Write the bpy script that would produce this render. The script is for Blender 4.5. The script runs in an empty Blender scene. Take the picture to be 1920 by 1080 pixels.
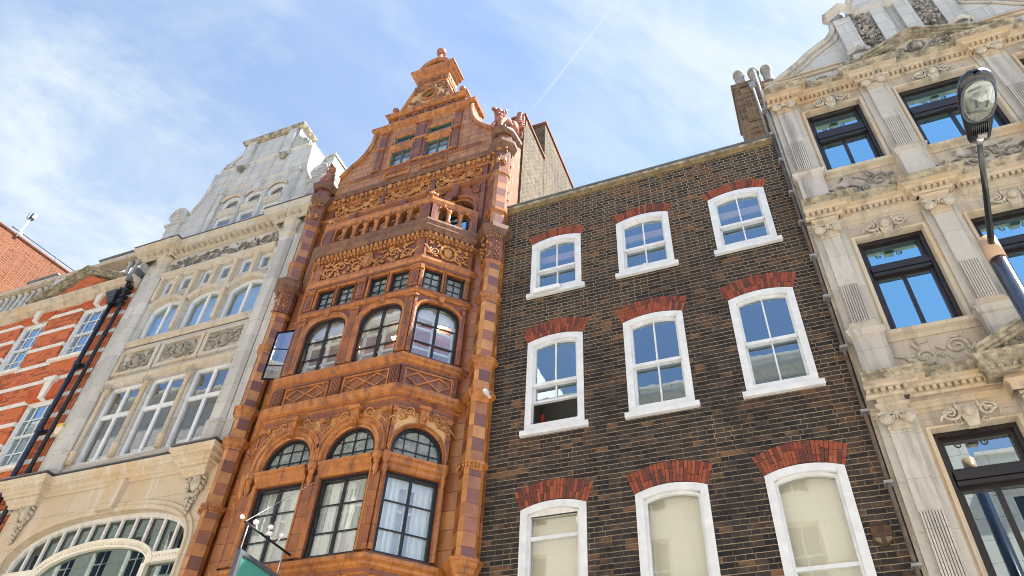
import bpy, math, random
from mathutils import Matrix, Vector
R = math.radians
sc = bpy.context.scene
COL = sc.collection

# ------------------------------------------------------------------ camera
cam_d = bpy.data.cameras.new("camera"); cam = bpy.data.objects.new("camera", cam_d); COL.objects.link(cam)
cam_d.sensor_width = 36.0; cam_d.lens = 26.154; cam_d.clip_end = 5000; cam_d.clip_start = 0.05
rot = (Matrix.Rotation(R(24.27408716), 3, 'Z') @ Matrix.Rotation(R(133.65225655), 3, 'X') @ Matrix.Rotation(R(3.88160584), 3, 'Z'))
mw = rot.to_4x4(); mw.translation = (0, -9.0, 1.6); cam.matrix_world = mw
sc.camera = cam

# ------------------------------------------------------------------ light
SUN_EL, SUN_AZ = 55.0, 73.0          # azimuth clockwise from +Y (into the facades) towards +X
sun_d = bpy.data.lights.new("sun", 'SUN'); sun_d.energy = 5.0; sun_d.angle = R(0.5); sun_d.color = (1.0, 0.95, 0.87)
sun = bpy.data.objects.new("sun", sun_d); COL.objects.link(sun)
sdir = Vector((math.sin(R(SUN_AZ)) * math.cos(R(SUN_EL)), math.cos(R(SUN_AZ)) * math.cos(R(SUN_EL)), math.sin(R(SUN_EL))))
sun.rotation_euler = sdir.to_track_quat('Z', 'Y').to_euler()
sun.location = (10, 5, 30)

# ------------------------------------------------------------------ world: nishita sky + wisps of cirrus + a contrail
world = bpy.data.worlds.new("World"); sc.world = world; world.use_nodes = True
wt = world.node_tree; wt.nodes.clear()
def WN(t, **k):
    n = wt.nodes.new(t)
    for a, b in k.items():
        setattr(n, a, b)
    return n
def WL(a, b): wt.links.new(a, b)
sky = WN('ShaderNodeTexSky'); sky.sky_type = 'NISHITA'; sky.sun_disc = False
sky.sun_elevation = R(SUN_EL); sky.sun_rotation = R(SUN_AZ); sky.air_density = 1.0; sky.dust_density = 0.4; sky.ozone_density = 0.6
tc = WN('ShaderNodeTexCoord')
sep = WN('ShaderNodeSeparateXYZ'); WL(tc.outputs['Generated'], sep.inputs[0])
def wmath(op, a, b=None, c=None, clamp=False):
    n = WN('ShaderNodeMath', operation=op, use_clamp=clamp)
    for i, x in enumerate((a, b, c)):
        if x is None: continue
        if isinstance(x, (int, float)): n.inputs[i].default_value = x
        else: WL(x, n.inputs[i])
    return n.outputs[0]
# wisps of cirrus stretched along one wind direction
DV = tc.outputs['Generated']
def vdot(v):
    n = WN('ShaderNodeVectorMath', operation='DOT_PRODUCT'); n.inputs[1].default_value = v; WL(DV, n.inputs[0]); return n.outputs['Value']
wind = Vector((0.62, 0.62, -0.22)).normalized()
sc1 = WN('ShaderNodeVectorMath', operation='SCALE'); sc1.inputs[0].default_value = wind; WL(wmath('MULTIPLY', vdot(wind), 0.72), sc1.inputs['Scale'])
st = WN('ShaderNodeVectorMath', operation='SUBTRACT'); WL(DV, st.inputs[0]); WL(sc1.outputs[0], st.inputs[1])
def wnoise(vec, scale, detail, rough, dist, a, b):
    n = WN('ShaderNodeTexNoise'); n.inputs['Scale'].default_value = scale; n.inputs['Detail'].default_value = detail; n.inputs['Roughness'].default_value = rough; n.inputs['Distortion'].default_value = dist
    WL(vec, n.inputs['Vector']); r = WN('ShaderNodeMapRange'); r.inputs['From Min'].default_value = a; r.inputs['From Max'].default_value = b; WL(n.outputs['Fac'], r.inputs['Value']); return r.outputs[0]
w1 = wnoise(st.outputs[0], 7.5, 10, 0.64, 0.25, 0.42, 0.70)
w2 = wnoise(st.outputs[0], 2.6, 5, 0.55, 0.4, 0.43, 0.64)
w3 = wnoise(DV, 16.0, 8, 0.65, 0.0, 0.30, 0.75)
def bank(d, a0, a1):
    m = WN('ShaderNodeMapRange', interpolation_type='SMOOTHSTEP'); m.inputs['From Min'].default_value = math.cos(R(a0)); m.inputs['From Max'].default_value = math.cos(R(a1)); WL(vdot(Vector(d).normalized()), m.inputs['Value']); return m.outputs[0]
ry = WN('ShaderNodeMapRange'); ry.inputs['From Min'].default_value = -0.35; ry.inputs['From Max'].default_value = 0.20; ry.inputs['To Min'].default_value = 0.12; WL(sep.outputs['Y'], ry.inputs['Value'])
veil = wmath('MULTIPLY_ADD', w1, 0.46, wmath('MULTIPLY_ADD', w2, 0.36, 0.04))
bk = wmath('MAXIMUM', bank((-0.74, 0.34, 0.62), 17, 4), wmath('MULTIPLY', bank((0.10, 0.46, 0.88), 19, 3), 1.0))
veil = wmath('ADD', wmath('MULTIPLY', veil, ry.outputs[0]), wmath('MULTIPLY', bk, wmath('MULTIPLY_ADD', w1, 0.45, wmath('MULTIPLY_ADD', w3, 0.18, 0.30))))
cl = wmath('MULTIPLY', veil, wmath('MULTIPLY_ADD', w3, 0.22, 0.86), clamp=True)
# an aircraft contrail: a thin band along a great circle
nt_ = Vector((-0.5487, -0.7729, 0.3186)).normalized(); along = Vector((0.147, -0.077, 0.066)).normalized()
off = wmath('ABSOLUTE', vdot(nt_)); tt = WN('ShaderNodeMapRange'); tt.inputs['From Min'].default_value = Vector((-0.23, 0.503, 0.832)).dot(along); tt.inputs['From Max'].default_value = Vector((-0.19, 0.48, 0.857)).dot(along); WL(vdot(along), tt.inputs['Value'])
band = WN('ShaderNodeMapRange'); band.inputs['From Min'].default_value = 0.0026; band.inputs['From Max'].default_value = 0.0006; WL(off, band.inputs['Value'])
contrail = wmath('MULTIPLY', wmath('MULTIPLY', band.outputs[0], tt.outputs[0]), wmath('MULTIPLY_ADD', w3, 0.28, 0.24))
cl = wmath('ADD', cl, wmath('MULTIPLY', contrail, wmath('SUBTRACT', 1.0, cl)), clamp=True)
mix = WN('ShaderNodeMixRGB'); mix.inputs['Color2'].default_value = (2.38, 2.70, 2.92, 1)
WL(cl, mix.inputs['Fac']); WL(sky.outputs[0], mix.inputs['Color1'])
bg = WN('ShaderNodeBackground'); bg.inputs['Strength'].default_value = 0.10; WL(mix.outputs[0], bg.inputs['Color'])
wo = WN('ShaderNodeOutputWorld'); WL(bg.outputs[0], wo.inputs['Surface'])

sc.view_settings.view_transform = 'Standard'; sc.view_settings.look = 'None'; sc.view_settings.gamma = 1.0
sc.view_settings.use_curve_mapping = False
sc.view_settings.exposure = 1.8
sc.render.film_transparent = False
try:
    sc.cycles.use_denoising = True; sc.cycles.filter_width = 0.95; sc.cycles.max_bounces = 8; sc.cycles.transparent_max_bounces = 12; sc.cycles.sample_clamp_indirect = 6
except Exception: pass

# ------------------------------------------------------------------ materials
class NT:
    def __init__(s, name):
        s.m = bpy.data.materials.new(name); s.m.use_nodes = True; s.t = s.m.node_tree; s.t.nodes.clear()
        s.out = s.n('ShaderNodeOutputMaterial'); s.b = s.n('ShaderNodeBsdfPrincipled'); s.l(s.b.outputs[0], s.out.inputs['Surface'])
        s.co = s.n('ShaderNodeTexCoord').outputs['Object']
        sp = s.n('ShaderNodeSeparateXYZ'); s.l(s.co, sp.inputs[0]); s.x, s.y, s.z = sp.outputs
    def n(s, t, **k):
        n = s.t.nodes.new(t)
        for a, b in k.items(): setattr(n, a, b)
        return n
    def l(s, a, b): s.t.links.new(a, b)
    def set(s, sock, v):
        if isinstance(v, (int, float)): sock.default_value = v
        elif isinstance(v, (tuple, list)): sock.default_value = (*v, 1) if len(v) == 3 and len(sock.default_value) == 4 else v
        else: s.l(v, sock)
    def math(s, op, a, b=0.0, c=0.0, clamp=False):
        n = s.n('ShaderNodeMath', operation=op, use_clamp=clamp)
        for i, x in enumerate((a, b, c)): s.set(n.inputs[i], x)
        return n.outputs[0]
    def mix(s, f, a, b, mode='MIX'):
        n = s.n('ShaderNodeMixRGB', blend_type=mode)
        s.set(n.inputs[0], f); s.set(n.inputs[1], a); s.set(n.inputs[2], b); return n.outputs[0]
    def uv(s):
        c = s.n('ShaderNodeCombineXYZ'); s.l(s.math('ADD', s.x, s.y), c.inputs[0]); s.l(s.z, c.inputs[1]); return c.outputs[0]
    def scaled(s, sx, sy, sz):
        m = s.n('ShaderNodeMapping'); m.inputs['Scale'].default_value = (sx, sy, sz); s.l(s.co, m.inputs[0]); return m.outputs[0]
    def noise(s, scale, detail=4, rough=0.55, vec=None, dist=0.0):
        n = s.n('ShaderNodeTexNoise'); n.inputs['Scale'].default_value = scale; n.inputs['Detail'].default_value = detail
        n.inputs['Roughness'].default_value = rough; n.inputs['Distortion'].default_value = dist
        s.l(vec if vec is not None else s.co, n.inputs['Vector']); return n.outputs['Fac']
    def ramp(s, v, a, b, lo=0.0, hi=1.0):
        n = s.n('ShaderNodeMapRange'); s.set(n.inputs[0], v); n.inputs[1].default_value = a; n.inputs[2].default_value = b
        n.inputs[3].default_value = lo; n.inputs[4].default_value = hi; return n.outputs[0]
    def brick(s, w, h, mortar, c1, c2, cm, bias=0.0, off=0.5, sq=1.0, sqf=2, smooth=0.1, vec=None):
        n = s.n('ShaderNodeTexBrick'); n.offset = off; n.squash = sq; n.squash_frequency = sqf
        n.inputs['Scale'].default_value = 1.0; n.inputs['Mortar Size'].default_value = mortar; n.inputs['Mortar Smooth'].default_value = smooth
        n.inputs['Bias'].default_value = bias; n.inputs['Brick Width'].default_value = w; n.inputs['Row Height'].default_value = h
        s.set(n.inputs['Color1'], c1); s.set(n.inputs['Color2'], c2); s.set(n.inputs['Mortar'], cm)
        s.l(vec if vec is not None else s.uv(), n.inputs['Vector']); return n.outputs['Color'], n.outputs['Fac']
    def bump(s, h, strength=0.3, dist=0.01):
        b = s.n('ShaderNodeBump'); b.inputs['Strength'].default_value = strength; b.inputs['Distance'].default_value = dist
        s.l(h, b.inputs['Height']); s.l(b.outputs[0], s.b.inputs['Normal'])
    def done(s, col, rough=0.8, spec=0.3, metal=0.0, coat=0.0):
        s.set(s.b.inputs['Base Color'], col); s.set(s.b.inputs['Roughness'], rough)
        s.b.inputs['Specular IOR Level'].default_value = spec; s.b.inputs['Metallic'].default_value = metal
        if coat:
            s.b.inputs['Coat Weight'].default_value = coat; s.b.inputs['Coat Roughness'].default_value = 0.15
        return s.m

def plain(name, col, rough=0.5, spec=0.4, metal=0.0, var=0.15, scale=3.0, bump=0.0, coat=0.0):
    t = NT(name); f = t.noise(scale, 5, 0.6)
    c = t.mix(t.ramp(f, 0.3, 0.7), tuple(x * (1 - var) for x in col), tuple(min(1, x * (1 + var)) for x in col))
    if bump: t.bump(t.noise(scale * 12, 3), bump, 0.01)
    return t.done(c, rough, spec, metal, coat)

def attr_mat(name, rough, coat=0.0, joint=None, mottling=0.35, grime=0.0):
    t = NT(name); a = t.n('ShaderNodeAttribute'); a.attribute_name = 'Col'
    f = t.noise(9, 6, 0.65); f2 = t.noise(2.2, 3)
    c = t.mix(t.ramp(f, 0.25, 0.75), a.outputs['Color'], t.mix(1.0, a.outputs['Color'], (1 - mottling, 1 - mottling * 1.1, 1 - mottling * 1.2), 'MULTIPLY'))
    if grime: c = t.mix(t.math('MULTIPLY', t.ramp(f2, 0.5, 0.7), grime), c, (0.05, 0.04, 0.04))
    t.bump(f, 0.15, 0.01)
    return t.done(c, rough, 0.5, 0, coat)

def terracotta(name, c1, c2, w, h, bias=0.0, rough=0.34, grime=0.35, joint=0.006):
    t = NT(name)
    c, f = t.brick(w, h, joint, c1, c2, tuple(x * 0.4 for x in c1), bias, smooth=0.0)
    nz = t.noise(7, 6, 0.65); streak = t.noise(3.0, 4, 0.6, t.scaled(3, 3, 0.35))
    c = t.mix(t.ramp(nz, 0.3, 0.8, 0, 0.6), c, t.mix(1.0, c, (0.62, 0.5, 0.5), 'MULTIPLY'))
    c = t.mix(t.math('MULTIPLY', t.ramp(t.math('MULTIPLY_ADD', nz, 0.3, t.math('MULTIPLY', streak, 0.7)), 0.47, 0.66), grime), c, (0.06, 0.032, 0.026))
    hgt = t.math('MULTIPLY_ADD', nz, 0.25, t.math('SUBTRACT', 1.0, f))
    t.bump(hgt, 0.35, 0.008)
    return t.done(c, t.ramp(nz, 0.2, 0.8, rough - 0.08, rough + 0.16), 0.4, 0, 0.1)

def ashlar(name, c1, c2, w, h, stain, amount=0.5, joint=0.005, jcol=(0.16, 0.13, 0.10), rough=0.85, streak_s=(2.2, 2.2, 0.22), warm=None):
    t = NT(name)
    c, f = t.brick(w, h, joint, c1, c2, jcol, 0.0, smooth=0.0)
    nz = t.noise(5, 8, 0.65); st = t.noise(2.0, 6, 0.65, t.scaled(*streak_s)); big = t.noise(0.9, 4, 0.6)
    c = t.mix(t.ramp(nz, 0.3, 0.75, 0, 0.4), c, t.mix(1.0, c, (0.72, 0.70, 0.68), 'MULTIPLY'))
    if warm: c = t.mix(t.ramp(big, 0.45, 0.68, 0, 0.8), c, t.mix(1.0, c, warm, 'MULTIPLY'))
    c = t.mix(t.math('MULTIPLY', t.ramp(st, 0.50, 0.72), amount), c, stain)
    t.bump(t.math('MULTIPLY_ADD', nz, 0.5, t.math('SUBTRACT', 1.0, f)), 0.3, 0.006)
    return t.done(c, rough, 0.25)

def mossy(name, base, dark, amount=0.75):
    t = NT(name); nz = t.noise(11, 8, 0.7); st = t.noise(4, 5, 0.65, t.scaled(1.5, 1.5, 0.6))
    c = t.mix(t.ramp(nz, 0.35, 0.7), base, tuple(x * 0.72 for x in base))
    c = t.mix(t.math('MULTIPLY', t.ramp(t.math('MULTIPLY_ADD', nz, 0.5, t.math('MULTIPLY', st, 0.5)), 0.42, 0.58), amount), c, dark)
    t.bump(nz, 0.5, 0.01); return t.done(c, 0.9, 0.2)

def brickwork(name, c1, c2, mortar, odd, w=0.232, h=0.079, msize=0.0095, soot=0.6, soot_col=(0.018, 0.017, 0.018), odd_amt=0.7, sq=0.52, zfade=None, mortar2=None, bump=0.5, oddth=0.66, wide=False):
    t = NT(name)
    d = t.n('ShaderNodeTexNoise'); d.inputs['Scale'].default_value = 1.3; d.inputs['Detail'].default_value = 2; t.l(t.co, d.inputs['Vector'])
    fine = t.n('ShaderNodeTexNoise'); fine.inputs['Scale'].default_value = 14; fine.inputs['Detail'].default_value = 3; t.l(t.co, fine.inputs['Vector'])
    vv = t.n('ShaderNodeVectorMath', operation='SCALE'); vv.inputs['Scale'].default_value = 0.02
    v1 = t.n('ShaderNodeVectorMath', operation='SUBTRACT'); v1.inputs[1].default_value = (0.5, 0.5, 0.5); t.l(d.outputs['Color'], v1.inputs[0]); t.l(v1.outputs[0], vv.inputs[0])
    vf = t.n('ShaderNodeVectorMath', operation='SCALE'); vf.inputs['Scale'].default_value = 0.012
    v2 = t.n('ShaderNodeVectorMath', operation='SUBTRACT'); v2.inputs[1].default_value = (0.5, 0.5, 0.5); t.l(fine.outputs['Color'], v2.inputs[0]); t.l(v2.outputs[0], vf.inputs[0])
    va = t.n('ShaderNodeVectorMath', operation='ADD'); t.l(t.uv(), va.inputs[0]); t.l(vv.outputs[0], va.inputs[1])
    vb = t.n('ShaderNodeVectorMath', operation='ADD'); t.l(va.outputs[0], vb.inputs[0]); t.l(vf.outputs[0], vb.inputs[1])
    c, f = t.brick(w, h, msize, c1, c2, mortar, -0.1, 0.5, sq, 2, 0.25, vb.outputs[0])
    # per-brick odd colours: a coarse noise sampled in blocks
    blk = t.n('ShaderNodeTexWhiteNoise', noise_dimensions='2D')
    sn = t.n('ShaderNodeVectorMath', operation='SNAP'); sn.inputs[1].default_value = (w * 0.76, h, 1); t.l(vb.outputs[0], sn.inputs[0]); t.l(sn.outputs[0], blk.inputs['Vector'])
    patch = t.noise(1.1, 4, 0.6)
    pick = t.math('MULTIPLY', t.ramp(t.math('MULTIPLY_ADD', patch, 0.9, t.math('MULTIPLY', blk.outputs['Value'], 0.42)), oddth, oddth + 0.12), odd_amt)
    nb = t.math('SUBTRACT', 1.0, f)
    oc = t.mix(t.ramp(blk.outputs['Value'], 0.2, 0.9), odd, tuple(x * 0.55 for x in odd))
    c = t.mix(t.math('MULTIPLY', pick, t.ramp(nb, 0.3, 1.0, 0.35, 1.0)), c, oc)
    st = t.noise(0.8, 6, 0.62, t.scaled(1.0, 1.0, 0.7)); st2 = t.noise(5.0, 5, 0.7)
    s = t.ramp(t.math('MULTIPLY_ADD', st2, 0.35, t.math('MULTIPLY', st, 0.65)), 0.31 if wide else 0.42, 0.50 if wide else 0.62)
    if zfade:
        s = t.math('MULTIPLY', s, t.ramp(t.z, zfade[0], zfade[1], 1.0, 0.22))
    if wide:        # sooty water runs under the sills
        mx = None
        for q in (-3.21, -1.565, 0.115):
            r_ = t.ramp(t.math('ABSOLUTE', t.math('SUBTRACT', t.x, q)), 0.70, 0.42); mx = r_ if mx is None else t.math('MAXIMUM', mx, r_)
        mz = None
        for q, l in ((10.62, 0.62), (7.76, 0.80), (4.5, 0.8)):
            r_ = t.math('MULTIPLY', t.ramp(t.z, q - l, q - 0.1), t.math('LESS_THAN', t.z, q)); mz = r_ if mz is None else t.math('MAXIMUM', mz, r_)
        s = t.math('MAXIMUM', s, t.math('MULTIPLY', t.math('MULTIPLY', mx, mz), t.ramp(st2, 0.35, 0.55)))
    if wide:        # bed joints stay pale and ragged where the perpends have blackened
        sv = t.n('ShaderNodeSeparateXYZ'); t.l(vb.outputs[0], sv.inputs[0])
        fr = t.math('FRACT', t.math('DIVIDE', sv.outputs[1], h)); edge = t.math('ABSOLUTE', t.math('SUBTRACT', fr, 0.5))
        rag = t.noise(9.0, 5, 0.7, t.scaled(0.6, 0.6, 1.6)); lo = t.math('MULTIPLY_ADD', rag, -0.13, 0.47)
        bed = t.math('MULTIPLY', t.math('MULTIPLY', t.math('SUBTRACT', edge, lo), 16.0, clamp=True), t.ramp(rag, 0.25, 0.6, 0.35, 1.0))
        bcol = t.mix(t.ramp(patch, 0.35, 0.7), (0.29, 0.23, 0.155), (0.37, 0.245, 0.135))
        dk = t.mix(t.ramp(blk.outputs['Value'], 0.1, 0.9), soot_col, (0.052, 0.043, 0.038))
        c = t.mix(t.math('MULTIPLY', s, soot), c, t.mix(bed, dk, bcol))
        spall = t.math('MULTIPLY', t.ramp(t.math('MULTIPLY_ADD', t.noise(3.2, 6, 0.68, t.scaled(0.7, 0.7, 1.5)), 0.7, t.math('MULTIPLY', blk.outputs['Value'], 0.3)), 0.615, 0.70), 0.55)
        c = t.mix(spall, c, (0.25, 0.13, 0.065))
        heavy = t.ramp(t.noise(0.75, 5, 0.6), 0.52, 0.62, 0.0, 0.75); c = t.mix(t.math('MULTIPLY', heavy, t.ramp(t.z, 8.4, 13.0, 1.0, 0.15)), c, t.mix(bed, (0.02, 0.019, 0.02), (0.075, 0.065, 0.055)))
    else: c = t.mix(t.math('MULTIPLY', s, soot), c, t.mix(f, soot_col, tuple(x * 4.2 for x in soot_col)))
    t.bump(t.math('MULTIPLY_ADD', st2, 0.35, nb), bump, 0.012)
    return t.done(c, 0.92, 0.2)

def glass(name, tint, refl, rough=0.0, wav=0.0, bull=False, gcol=(0.93, 0.97, 1.0)):
    t = NT(name)
    tr = t.n('ShaderNodeBsdfTransparent'); tr.inputs['Color'].default_value = (*tint, 1)
    gl = t.n('ShaderNodeBsdfGlossy'); gl.inputs['Roughness'].default_value = rough; gl.inputs['Color'].default_value = (*gcol, 1)
    lw = t.n('ShaderNodeLayerWeight'); lw.inputs['Blend'].default_value = 0.5
    fac = t.ramp(lw.outputs['Facing'], 0.0, 1.0, refl * 0.75, min(1.0, refl + 0.45))
    ms = t.n('ShaderNodeMixShader'); t.l(fac, ms.inputs[0]); t.l(tr.outputs[0], ms.inputs[1]); t.l(gl.outputs[0], ms.inputs[2])
    h = None
    if bull:
        v = t.n('ShaderNodeTexVoronoi'); v.inputs['Scale'].default_value = 6.6; v.inputs['Randomness'].default_value = 0.25; t.l(t.uv(), v.inputs['Vector'])
        h = t.math('SINE', t.math('MULTIPLY', v.outputs['Distance'], 60.0))
    elif wav: h = t.noise(1.6, 3, 0.5)
    if h is not None:
        b = t.n('ShaderNodeBump'); b.inputs['Strength'].default_value = 0.9 if bull else wav; b.inputs['Distance'].default_value = 0.012 if bull else 0.02
        t.l(h, b.inputs['Height']); t.l(b.outputs[0], gl.inputs['Normal'])
    t.l(ms.outputs[0], t.out.inputs['Surface']); return t.m

def bullglass(name):
    t = NT(name); v = t.n('ShaderNodeTexVoronoi'); v.inputs['Scale'].default_value = 8.0; v.inputs['Randomness'].default_value = 0.35; t.l(t.uv(), v.inputs['Vector'])
    d = v.outputs['Distance']; h = t.math('SINE', t.math('MULTIPLY', d, 42.0)); sh = t.noise(5, 3)
    c = t.mix(t.ramp(sh, 0.3, 0.7), (0.16, 0.20, 0.20), (0.36, 0.41, 0.40)); c = t.mix(t.ramp(d, 0.03, 0.12), (0.55, 0.60, 0.58), c)
    t.bump(h, 0.5, 0.01); return t.done(c, 0.12, 0.9)

def emit(name, col, st):
    t = NT(name); t.b.inputs['Emission Color'].default_value = (*col, 1); t.b.inputs['Emission Strength'].default_value = st
    return t.done(col, 0.5)

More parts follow.
